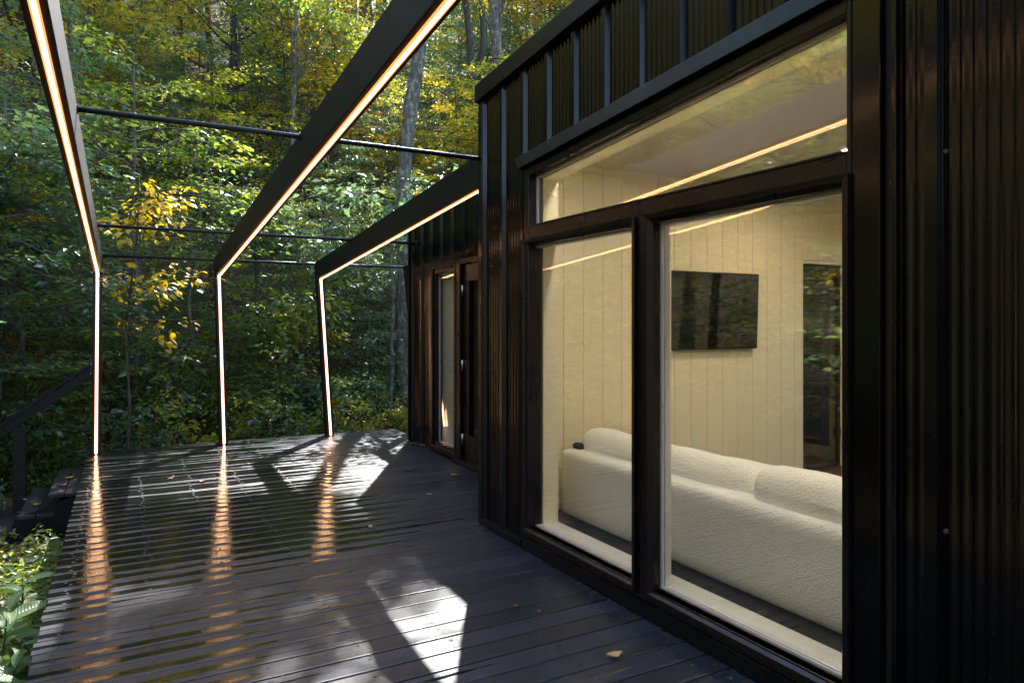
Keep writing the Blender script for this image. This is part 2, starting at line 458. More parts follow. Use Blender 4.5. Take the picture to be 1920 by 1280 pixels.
def frame(X, yend, near_post=True):
    w = 0.046
    base, knee = (YB, 0.0), (YK, ZK)
    bend = (yend, zbeam(yend))
    post_o = offset_line(base, knee, -0.14)      # outer (far) side of the post
    beam_o = offset_line(knee, bend, -0.24)      # upper side of the beam
    ko = isect(post_o, beam_o)
    floor_ = ((0, 0.0), (1, 0.0))
    po = isect(post_o, floor_)
    post = MB().prism_x([base, po, ko, knee], X - w, X + w)
    po_ = post.build("post", M['post'], pergola, bevel=0.004)
    e = 0.0015
    nb = ((knee[0] - 0.0, knee[1]), (ko[0], ko[1]))
    beam = MB().prism_x([(knee[0] - e, knee[1]), (ko[0] - e, ko[1]), beam_o[1], bend], X - w + 0.001, X + w - 0.001)
    bo = beam.build("beam", M['beam'], pergola, bevel=0.004)
    # glowing strip let into the inner face: raised diffuser
    pi_ = offset_line(base, knee, 0.010); bi = offset_line(knee, bend, 0.010)
    ki = isect(pi_, bi)
    g = 0.0165
    b0 = isect(pi_, ((0, 0.012), (1, 0.012)))
    lp = MB().prism_x([b0, (base[0] + 0.001, 0.012), (knee[0] - 0.0, knee[1] - 0.004), (ki[0], ki[1] - 0.004)], X - g, X + g)
    lo = lp.build("light_strip", M['led'], po_)
    lb = MB().prism_x([(ki[0] - 0.004, ki[1]), (knee[0] - 0.004, knee[1]), (bend[0], bend[1]), bi[1]], X - g, X + g)
    lb.build("light_strip", M['led'], bo)
    if near_post:
        MB().box(X - w, X + w, yend, yend + 0.14, 0.002, zbeam(yend) - 0.008).build("post", M['post'], pergola, bevel=0.004)
FX = (-0.288, 1.0585, 2.3575, 3.665)
frame(FX[0], -1.15); frame(FX[1], -1.15); frame(FX[2], 4.712, False); frame(FX[3], 8.40, False)
for (ya, za, xe) in ((4.74, 2.715, XM - 0.01), (8.15, 2.455, XD - 0.02), (9.87, 2.295, 3.63)):
    rd = MB().tube([(FX[0], ya, za), (xe, ya, za)], 0.0165, 12)
    ro = rd.build("rod", M['rod'], pergola, smooth=True)
    for bx in FX[:3]:
        if abs(bx - xe) < 0.1: continue
        for sx in (-1, 1):
            if bx == FX[0] and sx < 0: continue
            MB().tube([(bx + sx * 0.047, ya, za), (bx + sx * 0.055, ya, za)], 0.026, 12).build("collar", M['rod'], ro)
    fl = MB().tube([(xe - 0.006, ya, za), (xe + 0.012, ya, za)], 0.04, 14); fl.build("flange", M['rod'], ro)

# ------------------------------------------------------------------ cabin
cabin = empty("cabin", (0, 0, 0))
tag(cabin, "black ribbed-metal cabin with large bronze-framed windows and a sloping roof edge", "cabin")
RP, RY0 = 0.3008, 4.063
def profile(ya, yb):
    pts = []
    n0 = int(math.floor((ya - RY0) / RP)) - 1; n1 = int(math.ceil((yb - RY0) / RP)) + 1
    for n in range(n0, n1 + 1):
        yc = RY0 + n * RP
        pts += [(yc - 0.0165, -0.030), (yc + 0.0165, -0.030), (yc + 0.029, 0.0)]
        s = yc + 0.0335
        for i in range(6):
            q = s + i * 0.0392
            pts += [(q + 0.009, 0.0), (q + 0.0196, -0.0055), (q + 0.0286, -0.0055), (q + 0.0392, 0.0)]
        pts += [(yc + RP - 0.029, 0.0)]
    out = []
    for a, b in zip(pts[:-1], pts[1:]):
        if b[0] < ya or a[0] > yb: continue
        if a[0] < ya:
            t = (ya - a[0]) / max(1e-9, b[0] - a[0]); a = (ya, a[1] + t * (b[1] - a[1]))
        if b[0] > yb:
            t = (yb - a[0]) / max(1e-9, b[0] - a[0]); b = (yb, a[1] + t * (b[1] - a[1]))
        if not out or abs(out[-1][0] - a[0]) > 1e-6: out.append(a)
        out.append(b)
    return out
def siding(parent, X, ya, yb, zb, zt):
    """sheets three ribs wide; zb, zt functions of y"""
    n = math.floor((ya - RY0 - 0.0165) / RP / 3)
    y = ya
    while y < yb - 1e-4:
        ye = min(yb, RY0 + 0.0165 + (math.floor((y - RY0 - 0.0165) / RP / 3 + 1e-6) + 1) * 3 * RP)
        pr_ = profile(y, ye); b = MB()
        for (py, xo) in pr_: b.v.append((X + xo, py, zb(py)))
        for (py, xo) in pr_: b.v.append((X + xo, py, zt(py)))
        m = len(pr_)
        for i in range(m - 1): b.f.append((i, i + 1, m + i + 1, m + i))
        me = bpy.data.meshes.new("panel"); me.from_pydata(b.v, [], b.f); me.update(); me.materials.append(M['metal'])
        o = link("panel", me, parent)
        s = o.modifiers.new("thickness", 'SOLIDIFY'); s.thickness = 0.0012; s.offset = 0
        y = ye
c_ = lambda v: (lambda y: v)
zfb = lambda y: 3.121 + TAN * (4.709 - y)        # underside of the main fascia
YN = -1.6                                        # near end of the main block
# window opening of the main block
WY0, WY1 = 1.649, 4.050
ztg = lambda y: 2.445 + 0.0765 * (3.966 - y)     # top of the transom glass
zhead = lambda y: ztg(y) + 0.055                 # top of window frame
# outer wall core + siding
wall = MB()
wall.slab(XM + 0.004, XM + 0.085, WY1 + 0.002, 4.69, 0.0, 0.0, zfb(WY1) + 0.05, zfb(4.69) + 0.05)
wall.slab(XM + 0.004, XM + 0.085, YN, WY0 - 0.002, 0.0, 0.0, zfb(YN) + 0.05, zfb(WY0) + 0.05)
wall.slab(XM + 0.004, XM + 0.085, WY0 - 0.002, WY1 + 0.002, zhead(WY0) + 0.002, zhead(WY1) + 0.002, zfb(WY0) + 0.05, zfb(WY1) + 0.05)
wall.box(XM + 0.004, XM + 0.085, WY0 - 0.002, WY1 + 0.002, 0.0, 0.086)
front = wall.build("outer_wall", M['dark'], cabin)
siding(front, XM, WY1 + 0.005, 4.665, c_(0.03), zfb)
siding(front, XM, WY0 - 0.0, WY1 + 0.005, lambda y: zhead(y) + 0.03, zfb)
siding(front, XM, YN, 1.50, c_(0.03), zfb)
# end, near and back walls, roof
endw = MB()
DX0, DX1, DZ1 = 5.62, 6.22, 2.07                 # interior glazed door in the end wall
endw.box(XM + 0.004, DX0, 4.60, 4.705, 0.0, 3.14)
endw.box(DX1, 6.52, 4.60, 4.705, 0.0, 3.14); endw.box(DX0, DX1, 4.60, 4.705, DZ1, 3.14)
endw.build("end_wall", M['dark'], cabin)
bw = MB(); RW0, RW1, RZ0, RZ1 = 0.4, 4.36, 0.20, 2.42     # rear window opening
bw.slab(6.40, 6.52, YN, RW0, 0, 0, zfb(YN), zfb(RW0)); bw.slab(6.40, 6.52, RW1, 4.60, 0, 0, zfb(RW1), zfb(4.6)); bw.box(6.40, 6.52, RW0, RW1, 0, RZ0); bw.slab(6.40, 6.52, RW0, RW1, RZ1, RZ1, zfb(RW0), zfb(RW1))
bw.slab(XM + 0.09, 6.40, YN - 0.1, YN, 0, 0, zfb(YN), zfb(YN)); bw.build("rear_wall", M['dark'], cabin)
roof = MB(); roof.slab(XM - 0.02, 6.60, YN - 0.1, 4.715, zfb(YN - 0.1) + 0.04, zfb(4.715) + 0.04, zfb(YN - 0.1) + 0.105, zfb(4.715) + 0.105)
rf = roof.build("roof", M['trim'], cabin)
fa = MB(); fa.slab(XM - 0.062, XM - 0.036, YN - 0.1, 4.722, zfb(YN - 0.1), zfb(4.722), zfb(YN - 0.1) + 0.126, zfb(4.722) + 0.126)
fa.slab(XM - 0.036, XM + 0.02, YN - 0.1, 4.722, zfb(YN - 0.1) + 0.001, zfb(4.722) + 0.001, zfb(YN - 0.1) + 0.012, zfb(4.722) + 0.012)
fa.build("fascia", M['trim'], rf, bevel=0.003)
# corner trim, side trim, base flashing
ct = MB(); ct.slab(XM - 0.036, XM + 0.05, 4.655, 4.714, 0.004, 0.004, zfb(4.655) - 0.002, zfb(4.714) - 0.002)
ct.build("corner_trim", M['metal'], cabin, bevel=0.003)
MB().slab(XM - 0.028, XM + 0.02, 1.536, 1.646, 0.004, 0.004, zfb(1.536) - 0.004, zfb(1.646) - 0.004).build("side_trim", M['metal'], cabin, bevel=0.004)
MB().slab(XM - 0.028, XM + 0.02, 1.478, 1.498, 0.004, 0.004, zfb(1.478) - 0.004, zfb(1.498) - 0.004).build("side_trim", M['metal'], cabin, bevel=0.003)
MB().box(XM - 0.040, XM + 0.01, WY1 + 0.03, 4.65, 0.004, 0.05).build("base_flashing", M['trim'], cabin, bevel=0.003)
MB().box(XM - 0.034, XM + 0.01, YN, 1.535, 0.004, 0.05).build("base_flashing", M['trim'], cabin, bevel=0.003)
# head flashing over the window: sloped nose with a mitred end
hf = MB()
for (ya, yb) in ((WY0 - 0.02, WY1 + 0.09),):
    za, zb_ = zhead(ya) + 0.012, zhead(yb) + 0.012
    hf.hexa([(XM - 0.065, ya, za), (XM + 0.01, ya, za), (XM + 0.01, yb - 0.05, zb_ + 0.004), (XM - 0.065, yb - 0.085, zb_ + 0.006),
             (XM - 0.050, ya, za + 0.088), (XM + 0.01, ya, za + 0.100), (XM + 0.01, yb + 0.01, zb_ + 0.100), (XM - 0.050, yb - 0.005, zb_ + 0.088)])
hf.build("head_flashing", M['trim'], cabin, bevel=0.003)
# screws of the siding
def siding_screw(y, z, parent, X=XM):
    MB().tube([(X - 0.010, y, z), (X - 0.002, y, z)], [0.006, 0.009], 8).build("fixing", M['fix'], parent, smooth=False)
for (yy, zz) in ((1.325, 2.05), (1.505, 0.83), (1.325, 0.82), (1.51, 1.98), (4.40, 1.9), (4.56, 1.9)): siding_screw(yy, zz, front)

# ---- picture window
win = empty("picture_window"); win.parent = cabin
XO, XG = XM - 0.028, XM + 0.026        # face of the frame and of the outer pane
fr_ = MB()
def vbar(b, x0, x1, ya, yb, zb, zt): b.slab(x0, x1, ya, yb, zb(ya), zb(yb), zt(ya), zt(yb))
vbar(fr_, XO, XM + 0.075, 3.985, WY1, c_(0.088), zhead)
vbar(fr_, XO, XM + 0.075, WY0, 1.668, c_(0.088), zhead)
fr_.slab(XO, XM + 0.075, 1.668, 3.985, ztg(1.668) + 0.004, ztg(3.985) + 0.004, zhead(1.668), zhead(3.985))
fr_.box(XO, XM + 0.075, 1.668, 3.985, 2.034, 2.118)
fr_.box(XO, XM + 0.075, 2.80, 2.865, 0.156, 2.034)
fr_.box(XO, XM + 0.075, 1.668, 3.985, 0.088, 0.156)
fo = fr_.build("frame", M['bronze'], win, bevel=0.004)
MB().box(XO - 0.012, XM + 0.05, WY0, WY1, 0.006, 0.086).build("sill_apron", M['trim'], win, bevel=0.006)
MB().box(XO - 0.016, XO + 0.004, WY0 + 0.01, WY1 - 0.005, 0.094, 0.108).build("drip_bead", M['bronze'], win, bevel=0.004)
def ring(b, x0, x1, y0, y1, z0, z1, w):
    b.box(x0, x1, y0, y1, z0, z0 + w); b.box(x0, x1, y0, y1, z1 - w, z1)
    b.box(x0, x1, y0, y0 + w, z0 + w, z1 - w); b.box(x0, x1, y1 - w, y1, z0 + w, z1 - w)
def sash(y0, y1, z0, z1):
    # outer rim with sloping inner face
    s = MB(); x0, x1 = XO - 0.020, XG - 0.006
    a, c = 0.016, 0.044
    for (p, q, r_, t_) in (((y0, z0), (y1, z0), (y1 - c, z0 + c), (y0 + c, z0 + c)), ((y1, z0), (y1, z1), (y1 - c, z1 - c), (y1 - c, z0 + c)),
                           ((y1, z1), (y0, z1), (y0 + c, z1 - c), (y1 - c, z1 - c)), ((y0, z1), (y0, z0), (y0 + c, z0 + c), (y0 + c, z1 - c))):
        # mitred bar: outer edge p-q, inner edge r_-t_
        pi = (p[0] + (t_[0] - p[0]) * 0.55, p[1] + (t_[1] - p[1]) * 0.55); qi = (q[0] + (r_[0] - q[0]) * 0.55, q[1] + (r_[1] - q[1]) * 0.55)
        s.hexa([(x1, *p), (x1, *q), (x1, *r_), (x1, *t_), (x0, *p), (x0, *q), (x0 + 0.004, *qi), (x0 + 0.004, *pi)])
        s.hexa([(x1, *pi), (x1, *qi), (x1, *r_), (x1, *t_), (x0 + 0.005, *pi), (x0 + 0.005, *qi), (x0 + 0.030, *r_), (x0 + 0.030, *t_)])
    s.build("sash", M['bronze'], win)
    g0, g1, h0, h1 = y0 + c, y1 - c, z0 + c, z1 - c
    sp = MB(); ring(sp, XG + 0.0055, XG + 0.0195, g0 - 0.004, g1 + 0.004, h0 - 0.004, h1 + 0.004, 0.014)
    sp.build("spacer", M['spacer'], win)
    for xg in (XG, XG + 0.020):
        MB().box(xg, xg + 0.005, g0 - 0.004, g1 + 0.004, h0 - 0.004, h1 + 0.004).build("pane", M['glass'], win)
    st = MB(); ring(st, XG + 0.0255, XM + 0.082, g0 - 0.002, g1 + 0.002, h0 - 0.002, h1 + 0.002, 0.012)
    st.build("inner_stop", M['spacer'], win)
    return g0, g1
sash(2.868, 4.056, 0.112, 2.036)
sash(1.649, 2.797, 0.112, 2.036)
# transom panes (sloping top)
sp = MB()
ty0, ty1, tzb = 1.664, 3.985, 2.118
for xg in (XG, XG + 0.020):
    MB().slab(xg, xg + 0.005, ty0, ty1, tzb, tzb, ztg(ty0) + 0.006, ztg(ty1) + 0.006).build("pane", M['glass'], win)
sp.box(XG + 0.0055, XG + 0.0195, ty0, ty1, tzb, tzb + 0.012); sp.box(XG + 0.0055, XG + 0.0195, ty1 - 0.018, ty1, tzb + 0.012, ztg(ty1))
sp.slab(XG + 0.0055, XG + 0.0195, ty0, ty1 - 0.018, ztg(ty0) - 0.012, ztg(ty1 - 0.018) - 0.012, ztg(ty0) + 0.004, ztg(ty1 - 0.018) + 0.004)
sp.build("spacer", M['spacer'], win)
MB().box(XO - 0.008, XG - 0.002, 1.672, 3.98, 2.113, 2.124).build("glazing_bead", M['bronze'], win, bevel=0.002)
MB().box(XO - 0.006, XO + 0.002, 1.72, 1.765, 2.098, 2.109).build("weep_cover", M['trim'], win)

# ---- interior shell of the main room
XI = 2.54
FZ = 0.07
zc = lambda y: 2.705 + TAN * (4.5 - y)
inn = MB()
inn.slab(XM + 0.087, XI, 3.985, 4.60, FZ, FZ, zc(3.985) + 0.05, zc(4.60) + 0.05)
inn.slab(XM + 0.087, XI, YN, 1.664, FZ, FZ, zc(YN) + 0.05, zc(1.664) + 0.05)
inn.slab(XM + 0.087, XI, 1.664, 3.985, ztg(1.664), ztg(3.985), zc(1.664) + 0.05, zc(3.985) + 0.05)
inn.box(XM + 0.087, XI - 0.002, 1.664, 3.985, FZ, 0.1365)
iw = inn.build("inner_wall", M['cream'], cabin)
MB().box(XM + 0.080, XI + 0.004, 1.664, 3.985, 0.138, 0.160).build("window_sill", M['sillm'], cabin, bevel=0.003)
mu = MB(); mu.box(XM + 0.0825, XI - 0.01, 2.860, 2.895, 0.1605, 2.03); mu.box(XM + 0.0825, XI - 0.01, 1.664, 3.985, 2.036, 2.116); mu.build("mullion_casing", M['cream'], cabin)
pl = MB(); pl.box(XI, 6.4, 4.545, 4.598, FZ, zc(4.5) + 0.04)
# planked end wall: individual boards with open joints
back = MB(); back.box(XI - 0.002, DX0 - 0.002, 4.53, 4.598, FZ, zc(4.6) + 0.05); back.box(DX1 + 0.03, 6.4, 4.53, 4.598, FZ, zc(4.6) + 0.05); back.box(DX0 - 0.002, DX1 + 0.03, 4.53, 4.598, DZ1 + 0.01, zc(4.6) + 0.05)
bk = back.build("planked_wall", mat_plain("joint_shadow_paint", (0.30, 0.26, 0.19), 0.7), cabin)
xb = 2.745 - 0.1836
while xb < 6.4:
    x0, x1 = max(xb, XI) + 0.0022, min(xb + 0.1836, 6.4) - 0.0022
    if x1 - x0 > 0.02:
        zb_ = FZ
        if x1 > DX0 and x0 < DX1 + 0.03:
            if x0 < DX0: MB().box(x0, DX0 - 0.003, 4.515, 4.5295, FZ, zc(4.5)).build("plank", M['cream'], bk)
            elif x1 > DX1 + 0.03: MB().box(DX1 + 0.031, x1, 4.515, 4.5295, FZ, zc(4.5)).build("plank", M['cream'], bk)
            zb_ = DZ1 + 0.011
            MB().box(max(x0, DX0), min(x1, DX1 + 0.03), 4.515, 4.5295, zb_, zc(4.5)).build("plank", M['cream'], bk)
        else:
            MB().box(x0, x1, 4.515, 4.5295, zb_, zc(4.5)).build("plank", M['cream'], bk)
    xb += 0.1836
ce = MB(); ce.slab(XI, 6.4, YN, 4.53, zc(YN), zc(4.53), zc(YN) + 0.05, zc(4.53) + 0.05); ce.build("ceiling", M['ceil'], cabin)
rw = MB(); rw.slab(6.36, 6.40, YN, RW0, FZ, FZ, zc(YN), zc(RW0)); rw.slab(6.36, 6.40, RW1, 4.53, FZ, FZ, zc(RW1), zc(4.53)); rw.box(6.36, 6.40, RW0, RW1, FZ, RZ0); rw.slab(6.36, 6.40, RW0, RW1, RZ1, RZ1, zc(RW0), zc(RW1))
rw.slab(XI, 6.36, YN, YN + 0.03, FZ, FZ, zc(YN), zc(YN)); rw.build("room_wall", M['cream'], cabin)
def mat_floor():
    t = NT("walnut_floor"); p = t.pos()
    n = t.noise(t.scale(p, (20, 1.5, 1)), 2.5, 5, 0.6, 0.4)
    return t.P(base=t.mix(n, (0.045, 0.016, 0.008), (0.15, 0.062, 0.030)), rough=0.35, normal=t.bump(n, 0.15, 0.003))
MB().box(XM + 0.087, 6.4, YN, 4.6, FZ - 0.06, FZ).build("room_floor", mat_floor(), cabin)
# glazed interior door at the far end
dr = empty("glazed_door"); dr.parent = cabin
b_ = MB(); b_.box(DX1, DX1 + 0.028, 4.52, 4.60, FZ, DZ1 + 0.008); b_.box(DX0, DX1, 4.52, 4.60, DZ1 - 0.02, DZ1 + 0.008)
b_.build("casing", M['cream'], dr)
db = MB(); db.box(DX0 + 0.002, DX0 + 0.012, 4.56, 4.595, FZ + 0.01, DZ1 - 0.022); db.box(DX1 - 0.034, DX1 - 0.004, 4.56, 4.595, FZ + 0.01, DZ1 - 0.022)
db.box(DX0 + 0.012, DX1 - 0.034, 4.56, 4.595, DZ1 - 0.04, DZ1 - 0.022); db.box(DX0 + 0.012, DX1 - 0.034, 4.56, 4.595, FZ + 0.01, FZ + 0.03)
db.build("door_frame", M['dark'], dr)
MB().box(DX0 + 0.012, DX1 - 0.034, 4.574, 4.580, FZ + 0.03, DZ1 - 0.04).build("pane", M['glass'], dr)
for hz in (0.35, 1.06, 1.85): MB().box(DX1 - 0.055, DX1 - 0.012, 4.548, 4.562, hz, hz + 0.10).build("hinge", M['dark'], dr)
# rear window, seen mirrored in the television
rwn = empty("rear_window"); rwn.parent = cabin
q = MB(); ring(q, 6.42, 6.50, RW0, RW1, RZ0, RZ1, 0.05); q.box(6.42, 6.50, 2.35, 2.42, RZ0 + 0.05, RZ1 - 0.05); q.build("frame", M['bronze'], rwn)
for (a, b) in ((RW0 + 0.05, 2.35), (2.42, RW1 - 0.05)): MB().box(6.455, 6.461, a, b, RZ0 + 0.05, RZ1 - 0.05).build("pane", M['glass'], rwn)
# ---- door wing
zdt = lambda y: 2.84 + TAN * (8.40 - y)
DYa, DYb = 4.715, 8.40
dw = MB()
GY0, GY1 = 6.93, 7.57            # sidelight opening
OY0, OY1 = 5.86, 6.80            # door opening
for (a, b) in ((DYa, OY0), (OY1, GY0), (GY1, DYb)):
    dw.slab(XD + 0.004, XD + 0.10, a, b, 0.0, 0.0, zdt(a), zdt(b))
dw.slab(XD + 0.004, XD + 0.10, OY0, OY1, 2.10, 2.10, zdt(OY0), zdt(OY1)); dw.slab(XD + 0.004, XD + 0.10, GY0, GY1, 2.10, 2.10, zdt(GY0), zdt(GY1))
dw.box(XD + 0.004, XD + 0.10, GY0, GY1, 0.0, 0.06)
dwo = dw.build("wing_wall", M['dark'], cabin)
siding(dwo, XD, GY1 + 0.03, DYb - 0.03, c_(0.03), zdt)
siding(dwo, XD, OY0 - 0.03, GY1 + 0.03, c_(2.16), zdt)
siding(dwo, XD, DYa, OY0 - 0.03, c_(0.03), zdt)
rest = MB(); rest.slab(XD + 0.004, 6.5, DYb - 0.10, DYb, 0, 0, zdt(8.3), zdt(8.4)); rest.slab(6.4, 6.5, DYa, DYb - 0.10, 0, 0, zdt(DYa), zdt(8.3)); rest.build("wing_rear_wall", M['dark'], cabin)
MB().slab(XD - 0.03, XD + 0.05, DYb - 0.03, DYb + 0.012, 0.004, 0.004, zdt(8.37) - 0.002, zdt(8.41) - 0.002).build("corner_trim", M['metal'], cabin, bevel=0.003)
wr = MB(); wr.slab(XD - 0.03, 6.6, DYa, DYb + 0.03, zdt(DYa) + 0.002, zdt(DYb + 0.03) + 0.002, zdt(DYa) + 0.06, zdt(DYb + 0.03) + 0.06); wr.build("wing_roof", M['trim'], cabin)
wi = MB(); wi.box(XD + 0.13, 6.39, DYa, DYb - 0.11, 0.0, FZ - 0.002); wi.build("wing_floor", mat_floor(), cabin)
wl_ = MB(); wl_.slab(XD + 1.9, XD + 1.93, DYa + 0.01, DYb - 0.11, FZ, FZ, zdt(DYa) - 0.05, zdt(8.3) - 0.05); wl_.box(XD + 0.11, XD + 1.9, DYb - 0.14, DYb - 0.105, FZ, 2.7); wl_.build("wing_lining", M['sillm'], cabin)
# sidelight
sl = empty("sidelight"); sl.parent = cabin
q = MB(); ring(q, XD - 0.030, XD + 0.06, GY0, GY1, 0.062, 2.098, 0.055); q.build("frame", M['bronze'], sl, bevel=0.006)
q = MB(); ring(q, XD - 0.052, XD - 0.0302, GY0 - 0.035, GY1 + 0.035, 0.03, 2.155, 0.06); q.build("casing", M['trim'], sl, bevel=0.010)
for xg in (XD + 0.012, XD + 0.032): MB().box(xg, xg + 0.005, GY0 + 0.05, GY1 - 0.05, 0.112, 2.048).build("pane", M['glass'], sl)
q = MB(); ring(q, XD + 0.0175, XD + 0.0315, GY0 + 0.054, GY1 - 0.054, 0.116, 2.044, 0.016); q.build("spacer", M['spacer'], sl)
MB().box(XD + 0.072, XD + 0.078, GY0 + 0.01, GY1 - 0.01, 0.10, 2.06).build("blind", mat_plain("pale_blind_fabric", (0.62, 0.64, 0.56), 0.8), sl)
# entry door
ed = empty("entry_door"); ed.parent = cabin
q = MB(); q.box(XD - 0.045, XD + 0.08, OY1, OY1 + 0.095, 0.004, 2.16); q.box(XD - 0.045, XD + 0.08, OY0 - 0.06, OY0, 0.004, 2.16); q.box(XD - 0.045, XD + 0.08, OY0, OY1, 2.102, 2.16)
q.build("door_frame", M['bronze'], ed, bevel=0.006)
q = MB(); q.box(XD - 0.005, XD + 0.04, OY0 + 0.004, OY0 + 0.15, 0.05, 2.096); q.box(XD - 0.005, XD + 0.04, OY1 - 0.15, OY1 - 0.004, 0.05, 2.096)
q.box(XD - 0.005, XD + 0.04, OY0 + 0.15, OY1 - 0.15, 1.93, 2.096); q.box(XD - 0.005, XD + 0.04, OY0 + 0.15, OY1 - 0.15, 0.05, 0.30)
leaf_ = q.build("door_leaf", M['bronze'], ed)
q = MB(); ring(q, XD - 0.020, XD - 0.0052, OY0 + 0.14, OY1 - 0.14, 0.285, 1.945, 0.028); q.build("glazing_rim", M['bronze'], ed, bevel=0.005)
MB().box(XD + 0.012, XD + 0.018, OY0 + 0.15, OY1 - 0.15, 0.30, 1.93).build("pane", M['glass'], ed)
for hz in (0.20, 0.98, 1.77): MB().tube([(XD - 0.020, OY1 - 0.012, hz), (XD - 0.020, OY1 - 0.012, hz + 0.11)], 0.011, 10).build("hinge", M['steel'], ed, smooth=True)
MB().box(XD - 0.09, XD + 0.1, OY0 - 0.05, OY1 + 0.09, 0.006, 0.046).build("threshold", M['trim'], ed, bevel=0.004)
MB().tube([(XD - 0.065, OY0 + 0.08, 1.02), (XD - 0.065, OY0 + 0.20, 1.02)], 0.009, 8).build("handle", M['dark'], ed, smooth=True)

# ------------------------------------------------------------------ interior things
def mat_boucle():
    t = NT("cream_boucle"); p = t.pos()
    v = t.n.new("ShaderNodeTexVoronoi"); v.feature = 'SMOOTH_F1'; t.l.new(p, v.inputs["Vector"]); v.inputs["Scale"].default_value = 135
    n = t.noise(p, 70, 4, 0.65)
    hgt = t.math('ADD', v.outputs["Distance"], t.math('MULTIPLY', n, 0.9))
    c = t.mix(t.ramp(hgt, 0.35, 1.0), (0.86, 0.83, 0.74), (0.93, 0.91, 0.84))
    return t.P(base=c, rough=0.95, spec=0.1, sheen=0.3, normal=t.bump(hgt, 0.8, 0.0095))
M['boucle'] = mat_boucle()
def soft_box(name, parent, c, size, rad=0.05, mat=None, wob=0.004, seed=0, puff=0.0):
    """rounded, slightly lumpy upholstered block"""
    r = random.Random(seed); ph = [r.uniform(0, 6.28) for _ in range(6)]
    h = [q / 2 for q in size]; inner = [max(1e-4, q - rad) for q in h]
    cnt = [max(5, min(70, int(q / 0.035))) for q in size]
    V = []; F = []; index = {}
    def vert(p):
        key = tuple(round(q, 5) for q in p)
        if key in index: return index[key]
        k_ = [max(-a, min(a, q)) for q, a in zip(p, inner)]
        d = Vector([q - w for q, w in zip(p, k_)])
        if d.length > 1e-9: d = d.normalized() * rad
        x, y, z = (k_[i] + d[i] for i in range(3))
        fx, fy, fz = x / h[0], y / h[1], z / h[2]
        pf = puff * (1 - fy ** 8)
        w_ = wob * (math.sin(6 * y + ph[0]) + math.sin(11 * z + 4 * y + ph[1]) + 0.6 * math.sin(15 * y + 7 * x + ph[2]))
        x += (w_ * 0.7 + pf * (1 - fz * fz)) * (1 if fx > 0 else -1) * min(1, abs(fx) * 1.5); z += (w_ + pf * (1 - fx * fx)) * (1 if fz > 0 else 0) * min(1, abs(fz) * 1.5)
        index[key] = len(V); V.append((c[0] + x, c[1] + y, c[2] + z)); return index[key]
    def grid(ax, u, v, sgn):
        for a in range(cnt[u]):
            for b_ in range(cnt[v]):
                q = []
                for (da, db) in ((0, 0), (1, 0), (1, 1), (0, 1)):
                    p = [0, 0, 0]; p[ax] = sgn * h[ax]
                    p[u] = -h[u] + size[u] * (a + da) / cnt[u]; p[v] = -h[v] + size[v] * (b_ + db) / cnt[v]
                    q.append(vert(p))
                F.append(tuple(q))
    for ax, u, v in ((0, 1, 2), (1, 0, 2), (2, 0, 1)):
        for sgn in (-1, 1): grid(ax, u, v, sgn)
    b = MB(); b.v = V; b.f = F
    return b.build(name, mat or M['boucle'], parent, smooth=True)
sofa = empty("sofa", (0, 0, 0))
tag(sofa, "long cream boucle sofa with its back to the picture window", "sofa")
SY0, SY1 = 0.9, 4.36
yc = (SY0 + SY1) / 2
soft_box("backrest", sofa, (2.895, yc, FZ + 0.262), (0.20, SY1 - SY0, 0.475), 0.036, wob=0.0015, seed=1)
soft_box("seat_base", sofa, (3.36, yc, FZ + 0.205), (0.72, SY1 - SY0 - 0.02, 0.31), 0.05, seed=2)
for i, (a, b) in enumerate(((2.72, 4.36), (1.30, 2.675))):
    cu = soft_box("cushion", sofa, (3.06 - 0.055 * i, (a + b) / 2, FZ + 0.492 + 0.030 * i), (0.24, b - a, 0.28), 0.105, wob=0.0045, seed=5 + i, puff=0.012)
    sm = MB(); sm.tube([(2.9285 - 0.055 * i, a + 0.09 + (b - a - 0.18) * k_ / 12, FZ + 0.535 + 0.030 * i + 0.004 * math.sin(k_ * 1.7)) for k_ in range(13)], 0.0028, 6); sm.build("seam", M['boucle'], cu, smooth=True)
    soft_box("seat_cushion", sofa, (3.47, (a + b) / 2, FZ + 0.41), (0.52, b - a - 0.01, 0.16), 0.05, seed=9 + i)
for (lx, ly) in ((2.86, SY0 + 0.1), (2.86, SY1 - 0.1), (3.62, SY0 + 0.1), (3.62, SY1 - 0.1)):
    MB().box(lx - 0.03, lx + 0.03, ly - 0.03, ly + 0.03, FZ + 0.013, FZ + 0.06).build("foot", M['dark'], sofa)
rug = MB().box(2.62, 4.9, 0.4, 4.15, FZ + 0.002, FZ + 0.012).build("rug", mat_plain("charcoal_rug_pile", (0.018, 0.018, 0.019), 0.95, 0.2, bump=0.8, bscale=160, var=0.3))
tag(rug, "dark charcoal rug on the floor beneath the cream sofa", "rug")
tp = soft_box("throw_pillow", None, (2.915, 4.29, FZ + 0.518), (0.07, 0.10, 0.05), 0.023, mat_plain("dark_knit", (0.015, 0.015, 0.018), 0.9, bump=0.8, bscale=120), 0.004, 21)
tag(tp, "small dark knitted pillow on the far end of the sofa back", "pillow")
def mat_stripe():
    t = NT("striped_throw_wool"); p = t.obj(); s_ = t.sep(p)
    f = t.math('FRACT', t.math('MULTIPLY', s_[1], 16.0))
    return t.P(base=t.mix(t.math('LESS_THAN', f, 0.28), (0.60, 0.50, 0.34), (0.03, 0.028, 0.026)), rough=0.9, normal=t.bump(t.noise(p, 120, 3), 0.5, 0.004))
th = soft_box("folded_throw", None, (3.32, 4.20, FZ + 0.535), (0.26, 0.40, 0.13), 0.06, mat_stripe(), 0.004, 31)
tag(th, "folded beige throw with dark stripes lying behind the far sofa cushion", "blanket")
